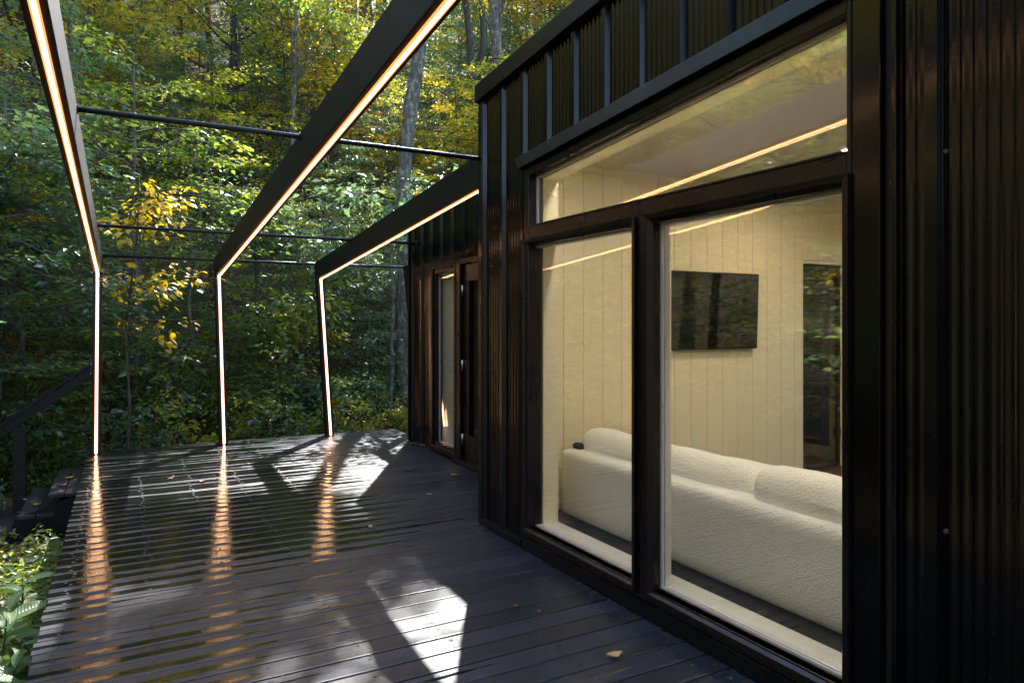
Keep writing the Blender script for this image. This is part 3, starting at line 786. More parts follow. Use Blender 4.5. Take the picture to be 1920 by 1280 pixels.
tv = empty("television", (4.345, 4.47, 1.59)); tag(tv, "wall-mounted black television on the planked cream wall", "television")
b = MB().box(-0.60, 0.60, -0.022, 0.022, -0.33, 0.33); b.build("casing", mat_plain("television_plastic", (0.008, 0.008, 0.008), 0.4), tv, bevel=0.004)
t_ = NT("television_screen"); t_.P(base=(0.004, 0.004, 0.004), rough=0.03, spec=1.0, coat=1.0, coatr=0.03, normal=t_.bump(t_.noise(t_.obj(), 2.2, 1), 0.06, 0.03))
MB().box(-0.59, 0.59, -0.0245, -0.0222, -0.32, 0.32).build("screen", t_.m, tv)
MB().box(-0.1, 0.1, 0.0222, 0.044, -0.1, 0.1).build("wall_bracket", M['dark'], tv)
tv.rotation_euler = (R(2.0), 0, R(0.0))
ol = empty("power_outlet", (4.275, 4.512, 0.445)); tag(ol, "cream double power outlet low on the planked wall above the sofa", "outlet")
MB().box(-0.036, 0.036, -0.006, 0.0, -0.058, 0.058).build("plate", M['sillm'], ol, bevel=0.003)
for dz in (-0.022, 0.022): MB().box(-0.016, 0.016, -0.009, -0.0062, dz - 0.013, dz + 0.013).build("socket", M['sillm'], ol, bevel=0.002)
def downlight(x, y, label, lens='lamp'):
    o = empty("ceiling_light", (x, y, zc(y))); tag(o, label, "light", "round ceiling lights in the room")
    o.rotation_euler = (math.atan(-TAN), 0, 0)
    V = MB(); n = 24; ro, ri = 0.075, 0.058
    for k_ in range(n):
        a = 2 * math.pi * k_ / n
        V.v += [(ro * math.cos(a), ro * math.sin(a), -0.001), (ro * math.cos(a), ro * math.sin(a), -0.008), (ri * math.cos(a), ri * math.sin(a), -0.008), (ri * math.cos(a), ri * math.sin(a), -0.001)]
    for k_ in range(n):
        j = (k_ + 1) % n
        for s_ in range(3): V.f.append((k_ * 4 + s_, k_ * 4 + s_ + 1, j * 4 + s_ + 1, j * 4 + s_))
    V.build("trim_ring", M['ceil'], o)
    MB().tube([(0, 0, -0.0045), (0, 0, -0.0015)], 0.057, 24).build("lens", M[lens], o)
downlight(4.79, 3.45, "lit round ceiling light nearest the planked wall seen through the transom")
downlight(4.79, 1.75, "lit round ceiling light in the middle of the room ceiling")
downlight(4.79, 0.0, "lit round ceiling light farthest from the planked wall")
for (yy, lb) in ((3.55, "added round fill light above the far end of the sofa back"), (2.75, "added round fill light above the window mullion"), (1.95, "added round fill light above the right half of the big pane"), (1.1, "added round fill light right of the big window")):  # fill lights added along the window to brighten sofa and sill
    downlight(2.68, yy, lb, 'fill_lamp')

# ------------------------------------------------------------------ steps and handrail at the deck's left edge
steps = empty("wooden_steps", (0, 0, 0)); tag(steps, "weathered dark plank steps going down from the left edge of the deck", "steps")
ZS = (-0.18, -0.36)
for i, (x0, x1) in enumerate(((-0.66, -0.385), (-0.905, -0.60))):
    w = (x1 - x0) / 2
    for j in (0, 1):
        MB().box(x0 + j * w + 0.003, x0 + (j + 1) * w - 0.003, 8.14, 9.47, ZS[i] - 0.036, ZS[i] - rng.uniform(0, 0.003)).build("plank", M['tread'], steps, bevel=0.004)
    MB().box(x1 - 0.06, x1 - 0.03, 8.19, 9.44, ZS[i] - 0.21, ZS[i] - 0.037).build("riser", M['post'], steps)
for yy in (8.20, 9.40):
    st = MB(); st.hexa([(-1.0, yy, -0.72), (-0.45, yy, -0.72), (-0.45, yy + 0.04, -0.72), (-1.0, yy + 0.04, -0.72), (-0.93, yy, -0.40), (-0.43, yy, -0.22), (-0.43, yy + 0.04, -0.22), (-0.93, yy + 0.04, -0.40)])
    st.build("stringer", M['post'], steps)
for j in (0, 1):
    MB().box(-1.30 + j * 0.16, -1.145 + j * 0.16, 7.9, 9.47, -0.575, -0.545).build("plank", M['tread'], steps, bevel=0.004)
hr = empty("stair_handrail", (-0.99, 9.15, -0.6)); tag(hr, "black timber stair handrail with a square post beside the steps", "handrail")
MB().box(-0.055, 0.055, -0.05, 0.05, 0.02, 0.97).build("post", M['post'], hr, bevel=0.004)
rl = MB(); x0, z0, x1, z1 = -0.18, 0.86, 0.655, 1.505
rl.hexa([(x0, -0.03, z0), (x1, -0.03, z1 - 0.02), (x1, 0.03, z1 - 0.02), (x0, 0.03, z0), (x0 + 0.02, -0.03, z0 + 0.11), (x1, -0.03, z1 + 0.105), (x1, 0.03, z1 + 0.105), (x0 + 0.02, 0.03, z0 + 0.11)])
rl.build("rail", M['beam'], hr, bevel=0.003)
rl = MB(); rl.hexa([(x0 - 0.05, -0.065, z0 + 0.075), (x1, -0.065, z1 + 0.11), (x1, 0.065, z1 + 0.11), (x0 - 0.05, 0.065, z0 + 0.075), (x0 - 0.05, -0.065, z0 + 0.105), (x1, -0.065, z1 + 0.14), (x1, 0.065, z1 + 0.14), (x0 - 0.05, 0.065, z0 + 0.105)])
rl.build("cap_rail", M['beam'], hr, bevel=0.003)

# ------------------------------------------------------------------ vegetation
GREEN = [(0.036, 0.062, 0.024), (0.066, 0.102, 0.030), (0.115, 0.142, 0.032), (0.23, 0.185, 0.030)]
LIME = [(0.070, 0.095, 0.018), (0.155, 0.172, 0.022), (0.28, 0.225, 0.026), (0.44, 0.255, 0.028)]
AUTUMN = [(0.085, 0.110, 0.018), (0.20, 0.180, 0.022), (0.34, 0.215, 0.022), (0.38, 0.160, 0.024)]
YELLOW = [(0.14, 0.17, 0.018), (0.42, 0.32, 0.022), (0.56, 0.38, 0.022), (0.52, 0.26, 0.020)]
DEEP = [(0.040, 0.075, 0.058), (0.060, 0.110, 0.076), (0.085, 0.135, 0.076), (0.15, 0.165, 0.058)]
LM = {'green': mat_leaf("green_leaf", GREEN, 0.5), 'lime': mat_leaf("lime_leaf", LIME, 0.5), 'autumn': mat_leaf("autumn_leaf", AUTUMN, 0.5),
      'yellow': mat_leaf("yellow_leaf", YELLOW, 0.45, tmul=1.5), 'deep': mat_leaf("deep_green_leaf", DEEP, 0.4, 0.25, 1.0)}
BK = {'twig': mat_bark("twig_bark", (0.07, 0.055, 0.045), (0.20, 0.17, 0.14)), 'brown': mat_bark("brown_bark", (0.035, 0.026, 0.020), (0.11, 0.088, 0.070)), 'grey': mat_bark("grey_bark", (0.055, 0.045, 0.034), (0.17, 0.145, 0.115), (0.30, 0.29, 0.20)),
      'dark': mat_bark("dark_bark", (0.020, 0.016, 0.013), (0.070, 0.056, 0.045))}

def leaves_mesh(name, C, D, N, L, wr, mat, fold=0.12, six=False):
    n = len(C)
    D = D / np.linalg.norm(D, axis=1, keepdims=True)
    S = np.cross(D, N); S /= (np.linalg.norm(S, axis=1, keepdims=True) + 1e-9)
    U = np.cross(S, D)
    L = L[:, None]; W = L * wr * 0.5
    if not six:
        V = np.stack([C, C + D * L * 0.45 + S * W + U * W * fold * 2, C + D * L - U * L * 0.12, C + D * L * 0.45 - S * W + U * W * fold * 2], axis=1)
        base = np.arange(n)[:, None] * 4
        F = np.concatenate([base + np.array([[0, 1, 2]]), base + np.array([[0, 2, 3]])])
        return raw_mesh(name, V.reshape(-1, 3), F, 3, mat)
    V = np.stack([C, C + D * L * 0.28 + S * W * 0.85 + U * W * fold, C + D * L * 0.62 + S * W * 0.82 + U * W * fold - U * L * 0.03,
                  C + D * L - U * L * 0.13, C + D * L * 0.62 - S * W * 0.82 + U * W * fold - U * L * 0.03, C + D * L * 0.28 - S * W * 0.85 + U * W * fold, C + D * L * 0.45], axis=1)
    base = np.arange(n)[:, None] * 7
    F = np.concatenate([base + np.array([[a, b_, 6]]) for a, b_ in ((0, 1), (1, 2), (2, 3), (3, 4), (4, 5), (5, 0))])
    return raw_mesh(name, V.reshape(-1, 3), F, 3, mat)

def limb(b, p0, d, length, r0, r, nseg=5, droop=0.0, wander=0.16, sides=5):
    P = [Vector(p0)]; d = Vector(d).normalized()
    for i in range(nseg):
        d = (d + Vector((r.gauss(0, wander), r.gauss(0, wander), r.gauss(0, wander) - droop))).normalized()
        P.append(P[-1] + d * (length / nseg))
    b.tube(P, [r0 * (1 - 0.85 * i / nseg) for i in range(nseg + 1)], sides, cap=False)
    return P

def spray_leaves(acc, P, r, count, spread, flat, lsize, hang):
    """leaves along a twig path P"""
    nP = np.random.RandomState(r.randrange(1 << 30))
    pts = np.array([tuple(p) for p in P])
    t = nP.uniform(0.15, 1.0, count) * (len(pts) - 1)
    i = np.minimum(t.astype(int), len(pts) - 2); f = (t - i)[:, None]
    base = pts[i] * (1 - f) + pts[i + 1] * f
    off = nP.normal(0, spread, (count, 3)); off[:, 2] *= flat
    C = base + off
    axis = pts[-1] - pts[0]; axis = axis / (np.linalg.norm(axis) + 1e-6)
    D = axis[None, :] * 0.5 + off / (spread + 1e-6) * 0.6 + nP.normal(0, 0.45, (count, 3)); D[:, 2] = D[:, 2] * 0.5 - hang
    N = np.stack([nP.normal(0, 0.42, count), nP.normal(0, 0.42, count), np.ones(count)], axis=1)
    L = lsize * nP.uniform(0.5, 1.35, count) * nP.uniform(0.8, 1.25)
    acc.append((C, D, N, L))

def crown_mesh(name, acc, mat, wr=0.55, six=False):
    C, D, N, L = (np.concatenate([a[k_] for a in acc]) for k_ in range(4))
    return leaves_mesh(name, C, D, N, L, wr, mat, six=six)

def make_tall(seed, H, mat, bark, lsize=0.13, lean=(0, 0), first=0.32, nl=26, per=26, r0=None):
    r = random.Random(seed); b = MB(); acc = []
    r0 = r0 or H * 0.0125
    P = []; x = y = 0.0
    for i in range(10):
        t = i / 9
        P.append(Vector((lean[0] * t * H + x, lean[1] * t * H + y, H * t - 0.3 * (i == 0)))); x += r.gauss(0, 0.07); y += r.gauss(0, 0.07)
    b.tube(P, [r0 * (1.25 if i == 0 else 1 - 0.75 * i / 9) for i in range(10)], 10)
    for k_ in range(nl):
        t = first + (0.98 - first) * (k_ + r.random()) / nl
        f = t * 9; i = min(int(f), 8); p = P[i].lerp(P[i + 1], f - i)
        az = k_ * 2.4 + r.uniform(-.5, .5); el = r.uniform(0.05, 0.6) + 0.5 * t
        ln = H * (0.10 + 0.24 * math.sin(math.pi * min(1, (t - first) / (1 - first) * 0.85 + 0.18))) * r.uniform(0.7, 1.15)
        d = (math.cos(az) * math.cos(el), math.sin(az) * math.cos(el), math.sin(el))
        Q = limb(b, p, d, ln, r0 * 0.33 * (1.1 - t), r, 5, 0.03)
        for s_ in range(6):
            q = Q[2 + s_ % 4] if s_ < 4 else Q[-1]
            az2 = az + r.uniform(-1.3, 1.3); el2 = r.uniform(-0.3, 0.5)
            T = limb(b, q, (math.cos(az2) * math.cos(el2), math.sin(az2) * math.cos(el2), math.sin(el2)), r.uniform(0.6, 1.3), r0 * 0.06 + 0.004, r, 3, 0.05, 0.2, 3)
            spray_leaves(acc, T, r, per, 0.17, 0.6, lsize, 0.35)
    return b.mesh("trunk", bark, True), crown_mesh("crown", acc, mat)

def make_under(seed, H, mat, bark, lsize=0.10, nl=26, per=26, first=0.12, spreadR=1.0, six=False):
    """understorey tree: thin stem, level layered sprays"""
    r = random.Random(seed); b = MB(); acc = []
    P = []; x = y = 0.0
    for i in range(8):
        P.append(Vector((x, y, H * i / 7 - 0.2 * (i == 0)))); x += r.gauss(0, 0.10); y += r.gauss(0, 0.10)
    r0 = 0.018 + H * 0.006
    b.tube(P, [r0 * (1 - 0.85 * i / 7) for i in range(8)], 7)
    for k_ in range(nl):
        t = first + (0.97 - first) * (k_ + r.random()) / nl
        f = t * 7; i = min(int(f), 6); p = P[i].lerp(P[i + 1], f - i)
        az = k_ * 2.4 + r.uniform(-.6, .6); el = r.uniform(-0.05, 0.3)
        ln = (0.5 + 1.7 * math.sin(math.pi * (0.2 + 0.75 * t))) * r.uniform(0.6, 1.2) * spreadR
        Q = limb(b, p, (math.cos(az) * math.cos(el), math.sin(az) * math.cos(el), math.sin(el)), ln, r0 * 0.35, r, 5, 0.035, 0.12, 4)
        spray_leaves(acc, Q[2:], r, per // 2, 0.10, 0.3, lsize, 0.12)
        for s_ in range(5):
            q = Q[1 + s_ % 4]; az2 = az + (1 if s_ % 2 else -1) * r.uniform(0.5, 1.1)
            T = limb(b, q, (math.cos(az2), math.sin(az2), r.uniform(-0.1, 0.12)), ln * r.uniform(0.25, 0.5), 0.006, r, 3, 0.03, 0.12, 3)
            spray_leaves(acc, T, r, per, 0.10, 0.28, lsize, 0.12)
    return b.mesh("trunk", bark, True), crown_mesh("crown", acc, mat, six=six)

def make_shrub(seed, H, mat, bark, lsize=0.09, ns=8, per=30):
    r = random.Random(seed); b = MB(); acc = []
    for s in range(ns):
        az = s * 2.4; P = limb(b, (r.gauss(0, .12), r.gauss(0, .12), -0.1), (math.cos(az) * .55, math.sin(az) * .55, 1), H * r.uniform(0.6, 1.05), 0.014, r, 6, 0.03, 0.14, 4)
        for k_ in range(9):
            q = P[1 + k_ % 6]; a2 = r.uniform(0, 6.28)
            T = limb(b, q, (math.cos(a2), math.sin(a2), r.uniform(-.1, .35)), r.uniform(0.25, 0.6), 0.005, r, 3, 0.04, 0.15, 3)
            spray_leaves(acc, T, r, per, 0.10, 0.5, lsize, 0.2)
    return b.mesh("stem", bark, True), crown_mesh("foliage", acc, mat)

TALL = [make_tall(1, 13, LM['lime'], BK['brown']), make_tall(2, 15, LM['green'], BK['brown']), make_tall(3, 12, LM['autumn'], BK['dark']), make_tall(4, 14, LM['lime'], BK['grey'])]
UNDER = [make_under(11, 5.5, LM['green'], BK['twig']), make_under(12, 4.5, LM['deep'], BK['twig']), make_under(13, 6.5, LM['lime'], BK['brown']),
         make_under(14, 5.0, LM['autumn'], BK['brown']), make_under(15, 6.0, LM['deep'], BK['twig'])]
SHRUB = [make_shrub(21, 1.7, LM['green'], BK['dark']), make_shrub(22, 1.3, LM['deep'], BK['dark']), make_shrub(23, 2.1, LM['lime'], BK['dark'])]

def wood_label(pair, x, y, group):
    c, s_ = math.cos(R(28.767)), math.sin(R(28.767))
    d = s_ * x + c * y; u = 960 + 1321 * (c * x - s_ * y) / d; dist = math.hypot(x, y)
    look = {"green_leaf": "mid-green", "lime_leaf": "yellow-green", "autumn_leaf": "orange-tinged", "deep_green_leaf": "blue-green"}[pair[1].materials[0].name]
    what = {"un": "shrub", "ta": "tall hardwood tree"}.get(group[:2], "tree") if not group.startswith("understory") else "slender understory tree"
    where = ("past the left picture edge" if u < 0 else "left of the left post" if u < 180 else "between the left and middle posts" if u < 410 else "between the middle and right posts" if u < 605
             else "right of the right post" if u < 770 else "above the cabin roof edge")
    far = "just beyond the deck" if dist < 12.2 else "low on the slope" if dist < 16 else "partway up the slope" if dist < 24 else "high on the hillside" if dist < 38 else "on the hilltop"
    return "%s %s %s, %s" % (look, what, far, where)
def plant_tree(name, pair, x, y, s, rz, label, cat, group, parts=("trunk", "crown"), z=None, sz=None):
    o = empty(name, (x, y, gz(x, y) if z is None else z), rz); o.scale = (s, s, sz or s)
    if group in ("understory trees on the hillside", "tall trees on the hillside", "undergrowth shrubs beyond the deck"): label = wood_label(pair, x, y, group)
    tag(o, label, cat, group)
    link(parts[0], pair[0], o); link(parts[1], pair[1], o)
    return o

LIT = [Vector((0.5, 8.4, 0)), Vector((1.7, 8.6, 0)), Vector((0.3, 6.7, 0)), Vector((1.4, 7.4, 0)), Vector((1.4, 3.4, 0)), Vector((1.3, 2.9, 0)), Vector((0.6, 3.2, 0)), Vector((1.9, 7.3, 0))]
def blocks(x, y, zb, H, rad):
    """does a crown (vertical capsule zb..H, radius rad) cut the sun off from the lit parts of the deck"""
    for p in LIT:
        a = (x - p.x) * SUN.x + (y - p.y) * SUN.y
        hh = math.hypot(SUN.x, SUN.y)
        along = a / hh
        if along < 0: continue
        lat = abs((x - p.x) * SUN.y - (y - p.y) * SUN.x) / hh
        z_ = along * SUN.z / hh
        if lat < rad and zb - rad < z_ < H + rad: return True
    return False
rf_ = random.Random(77)
CY, CS = math.cos(R(28.767)), math.sin(R(28.767))
def in_view(x, y, m=0.06):
    r_ = CY * x - CS * y; d_ = CS * x + CY * y
    return d_ > 0 and -0.73 - m < r_ / d_ < 0.30 + m
# shrubs close behind the deck
for (x, y, k_, s) in ((-1.9, 10.6, 1, .9), (-0.9, 10.9, 0, 0.9), (0.15, 10.7, 1, 1.0), (1.0, 11.1, 2, 0.8), (2.0, 10.8, 1, .9), (2.7, 11.0, 0, 0.85), (3.5, 11.0, 2, .7), (4.3, 11.4, 0, .9),
                      (-1.6, 9.0, 1, .55), (-2.6, 9.6, 0, .9), (-2.2, 11.8, 2, 1), (1.6, 12.3, 0, 1.1), (0.2, 12.4, 1, 1.2), (3.0, 12.6, 1, 1.1), (-1.2, 12.2, 0, 1.15), (4.0, 12.9, 1, 1.1)):
    plant_tree("shrub", SHRUB[k_], x, y, s * rf_.uniform(.9, 1.1), rf_.uniform(0, 6.28), "leafy shrub in the dense green undergrowth just beyond the deck edge", "shrub", "undergrowth shrubs beyond the deck", ("stem", "foliage"))
for (x, y, k_, s) in ((4.2, 13.3, 1, .62), (4.7, 14.6, 0, .6), (3.5, 13.6, 4, .6), (5.4, 14.4, 1, .55), (4.0, 15.6, 0, .7), (5.0, 16.2, 4, .7), (3.0, 14.6, 0, .6), (5.9, 15.6, 2, .6)):
    plant_tree("understory_tree", UNDER[k_], x, y, s, rf_.uniform(0, 6.28), "slender understory tree with layered leaves in the wood behind the deck", "tree", "understory trees on the hillside")
n_under = n_tall = 0
for tries in range(4000):
    if n_under >= 90: break
    d_ = 11.2 + 24 * rf_.random() ** 1.35; az = R(rf_.uniform(-9, 40))
    x, y = d_ * math.sin(az), d_ * math.cos(az)
    if y < 10.9 or (x > 2.9 and y < 12.5): continue
    H = 6.3
    k_ = rf_.choice((0, 0, 1, 1, 4, 2, 3) if d_ < 17 else (0, 2, 2, 3, 1, 4))
    s = rf_.uniform(0.75, 1.15)
    if blocks(x, y, gz(x, y) + 1, gz(x, y) + H * s, 1.4 * s): continue
    plant_tree("understory_tree", UNDER[k_], x, y, s, rf_.uniform(0, 6.28), "slender understory tree with layered leaves in the wood behind the deck", "tree", "understory trees on the hillside")
    n_under += 1
for tries in range(4000):
    if n_tall >= 66: break
    d_ = 22 + 36 * rf_.random(); az = R(rf_.uniform(-12, 44))
    x, y = d_ * math.sin(az), d_ * math.cos(az)
    if y < 14: continue
    s = rf_.uniform(0.75, 1.1); k_ = rf_.choice((0, 0, 1, 0, 2, 3, 3)); g = gz(x, y)
    if blocks(x, y, g + 4 * s, g + 14 * s, 2.6 * s): continue
    plant_tree("hillside_tree", TALL[k_], x, y, s, rf_.uniform(0, 6.28), "tall sunlit hardwood tree on the hillside behind the cabin", "tree", "tall trees on the hillside")
    n_tall += 1
nf = 0
for tries in range(600):
    if nf >= 26: break
    d_ = 46 + 30 * rf_.random(); az = R(rf_.uniform(-12, 44)); x, y = d_ * math.sin(az), d_ * math.cos(az); s = rf_.uniform(1.3, 1.7)
    if blocks(x, y, gz(x, y) + 4 * s, gz(x, y) + 14 * s, 2.6 * s): continue
    plant_tree("hillside_tree", TALL[rf_.choice((0, 0, 1, 1, 3))], x, y, s, rf_.uniform(0, 6.28), "tall sunlit hardwood tree on the hillside behind the cabin", "tree", "tall trees on the hillside"); nf += 1
for (x, y, k_, s) in ((-5.2, 14.4, 1, .85), (-2.9, 16.2, 0, .95), (-7.5, 11.5, 1, .9), (2.6, 20.0, 2, .9), (-4.2, 18.5, 3, 1.0)):  # tall trees added, mostly out of view, to shade the lower left wood
    plant_tree("hillside_tree", TALL[k_], x, y, s, rf_.uniform(0, 6.28), "tall sunlit hardwood tree on the hillside behind the cabin", "tree", "tall trees on the hillside")
for tries in range(400):
    if n_tall >= 86: break
    d_ = 38 + 22 * rf_.random(); az = R(rf_.uniform(14, 40)); x, y = d_ * math.sin(az), d_ * math.cos(az); s = rf_.uniform(1.25, 1.75)
    if blocks(x, y, gz(x, y) + 4 * s, gz(x, y) + 14 * s, 2.6 * s): continue
    plant_tree("hillside_tree", TALL[rf_.choice((0, 1, 2, 3))], x, y, s, rf_.uniform(0, 6.28), "tall sunlit hardwood tree on the hillside behind the cabin", "tree", "tall trees on the hillside"); n_tall += 1
for i in range(14):
    d_ = 32 + 14 * rf_.random(); az = R(24 + 12 * (i + rf_.random()) / 14); x, y = d_ * math.sin(az), d_ * math.cos(az)
    plant_tree("understory_tree", UNDER[(0, 2, 3, 2)[i % 4]], x, y, rf_.uniform(1.2, 1.6), rf_.uniform(0, 6.28), None, "tree", "understory trees on the hillside")
# trees beside and behind the deck, mirrored in the windows
MIR = "unseen leafy tree added for reflections and to block sky"
n_l = 0
for i in range(400):
    if n_l >= 44: break
    far_ = n_l % 5 == 0
    x = -rf_.uniform(8.5, 19) if far_ else -rf_.uniform(2.8, 9); y = rf_.uniform(1.0, 17)
    if in_view(x, y, 0.10 if far_ else 0.07): continue
    plant_tree("hillside_tree" if far_ else "understory_tree", TALL[rf_.choice((0, 0, 1, 2, 3))] if far_ else UNDER[rf_.choice((0, 0, 2, 2, 3, 4))], x, y, rf_.uniform(.75, 1.05), rf_.uniform(0, 6.28), MIR, "tree", "trees mirrored in the windows")
    n_l += 1
for (x, y, k_, s) in ((-4.6, 11.0, 1, .95), (-6.8, 8.3, 1, .9), (-6.5, 4.0, 0, .62), (-8.0, 6.5, 2, .7), (-7.2, 10.2, 3, .7), (-9.2, 8.6, 0, .75), (-5.6, 6.4, 0, .55), (-10.5, 12.0, 2, .9)):  # first two added out of view to shade the wood beside the deck
    plant_tree("hillside_tree", TALL[k_], x, y, s, rf_.uniform(0, 6.28), MIR, "tree", "trees mirrored in the windows")
for (x, y) in ((-4, -7), (0, -9), (4, -8), (-8, -5), (-2, -5), (2, -6), (-6, -2), (10.5, 1.5), (12, 6), (11, -3)):  # unseen trees, some added behind the camera to block sky light
    plant_tree("hillside_tree", rf_.choice(TALL), x, y, 0.9, rf_.uniform(0, 6), "unseen leafy tree added for reflections and to block sky", "tree", "trees mirrored in the windows")

for (x, y, k_) in ((8.6, 3.2, 0), (9.2, 1.2, 3), (9.6, 4.8, 2), (8.8, -0.8, 1), (10.8, 3.0, 2), (11.5, -0.5, 0)):
    plant_tree("understory_tree", UNDER[k_], x, y, 0.9, rf_.uniform(0, 6), "unseen leafy tree added for reflections and to block sky", "tree", "trees mirrored in the windows")
# individual trunks that stand out
def px_ray(u, v, d):
    """world point seen at image position (u, v) of the 1920-wide photograph at depth d; used to set real trunk positions"""
    r_ = d * (u - 960) / 1321.27
    return Vector((CY * r_ + CS * d, -CS * r_ + CY * d, 1.5 + (602.26 - v) * d / 1321.27))
def trunk_tree(name, pts, d, r0, bark, label, mat, crown_r=1.5, crown_at=None, ncl=0, r1=None, seed=0, lsize=0.13, shade=None):
    r = random.Random(seed)
    P = [px_ray(u, v, d + dd) for (u, v, dd) in pts]
    g = gz(P[0].x, P[0].y)
    if P[0].z > g: P.insert(0, Vector((P[0].x, P[0].y, g - 0.3)))
    base = P[0].copy()
    o = empty(name, base); tag(o, label, "tree", "trunks standing out in the wood")
    Q = []
    for a, c in zip(P[:-1], P[1:]):
        m = max(2, int((c - a).length / 0.5))
        for i in range(m): Q.append(a.lerp(c, i / m) - base + Vector((r.gauss(0, .018), r.gauss(0, .018), 0)))
    Q.append(P[-1] - base)
    n = len(Q); r1 = r1 or r0 * 0.6
    b = MB(); b.tube(Q, [(r0 + (r1 - r0) * i / (n - 1)) * (1 + 0.05 * r.gauss(0, 1)) * (1.25 if i == 0 else 1) for i in range(n)], 14)
    acc = []
    top = Q[-1]
    for k_ in range(ncl):
        c0 = (crown_at - base) if crown_at is not None else top
        st = Q[int(n * r.uniform(0.75, 1)) - 1]
        tgt = c0 + Vector((r.gauss(0, 1), r.gauss(0, .62), r.gauss(0, .5))) * crown_r * 0.55
        if shade:
            sx0, sx1, sy0, sy1 = shade[k_ % len(shade)]; hz = r.uniform(9.0, 11.5)
            tgt = Vector((r.uniform(sx0, sx1) + 0.5 * hz, r.uniform(sy0, sy1) + 0.92 * hz, hz)) - base
        mid = st.lerp(tgt, .5) + Vector((0, 0, .2)); b.tube([st, mid, tgt], [r1 * .35, r1 * .2, .008], 5, cap=False)
        for s_ in range(5):
            T = limb(b, tgt, (r.gauss(0, 1), r.gauss(0, 1), r.gauss(0, .5)), r.uniform(.4, .9), .008, r, 3, .04, .2, 3)
            spray_leaves(acc, T, r, 26, .16, .6, lsize, .3)
    link("trunk", b.mesh("trunk", bark, True), o)
    if acc: link("crown", crown_mesh("crown", acc, mat), o)
    return o
trunk_tree("lichened_tree", [(757, 800, 0), (758, 620, 0), (757, 480, 0), (758, 330, 0), (768, 200, 0.1), (786, 100, 0.2), (800, -60, 0.4), (815, -220, .6)], 13.6, 0.145, BK['grey'],
           "grey lichen-mottled trunk rising beside the far corner of the cabin", LM['lime'], 1.5, None, 64, 0.12, 1, shade=[(-0.3, 1.0, 2.2, 4.2), (1.0, 1.9, 4.0, 4.7), (-0.3, 1.9, 4.3, 5.9), (-0.3, 1.9, 4.3, 5.9)])  # crown laid out above the view so its shade falls on set deck areas
trunk_tree("twin_stem_tree", [(893, 300, 0), (887, 180, 0), (880, 60, 0), (872, -60, 0)], 25, 0.20, BK['brown'], "brown twisting trunk just above the left end of the roof edge", LM['lime'], 2, None, 9, .1, 2)
trunk_tree("twin_stem_tree", [(888, 230, 0), (903, 150, 0.1), (906, 60, 0.2), (896, -60, .3)], 25.4, 0.13, BK['brown'], "thinner brown stem crossing the twisting trunk above the roof edge", LM['green'], 2, None, 6, .09, 3)
trunk_tree("grey_trunk_tree", [(936, 300, 0), (932, 120, 0), (926, 0, 0), (920, -90, 0)], 21, 0.19, BK['grey'], "pale grey trunk rising from behind the cabin roof edge", LM['lime'], 2.2, None, 18, .14, 4)
trunk_tree("slim_tree", [(548, 330, 0), (550, 200, 0), (553, 120, 0), (556, 20, 0)], 18, 0.085, BK['grey'], "slim pale trunk above the first cross rod left of the middle beam", LM['green'], 2, None, 12, .05, 5)
trunk_tree("leaning_tree", [(85, 260, 0), (66, 180, 0), (40, 80, 0), (14, -20, 0), (-10, -120, 0)], 17, 0.20, BK['dark'], "dark thick trunk leaning left in the top left corner", LM['autumn'], 2.2, None, 14, .16, 6)
trunk_tree("slim_tree", [(146, 280, 0), (141, 150, 0), (133, 50, 0), (128, -40, 0)], 16, 0.085, BK['grey'], "slim pale trunk close to the right of the left beam's top", LM['lime'], 2, None, 12, .07, 7)
trunk_tree("dark_stem_tree", [(48, 860, 0), (50, 700, 0), (66, 580, 0), (78, 480, 0), (95, 420, 0)], 12.2, 0.095, BK['dark'], "dark crooked stem behind the stair handrail", LM['green'], 1.6, None, 12, .06, 8)
trunk_tree("slim_tree", [(473, 820, 0), (478, 720, 0), (486, 660, 0), (480, 560, 0), (479, 430, 0)], 12.6, 0.035, BK['brown'], "thin pale stem standing between the middle and right lit posts", LM['deep'], 1.3, None, 12, .02, 9)
trunk_tree("slim_tree", [(497, 820, 0), (505, 740, 0), (520, 660, 0), (528, 600, 0)], 12.3, 0.022, BK['brown'], "very thin crooked stem near the right lit post's left side", LM['green'], 1.2, None, 10, .012, 10)
trunk_tree("slim_tree", [(735, 690, 0), (736, 600, 0), (733, 500, 0), (728, 420, 0)], 12.0, 0.035, BK['grey'], "slim pale sapling stem just left of the lichened trunk", LM['deep'], 1.0, None, 5, .02, 11)
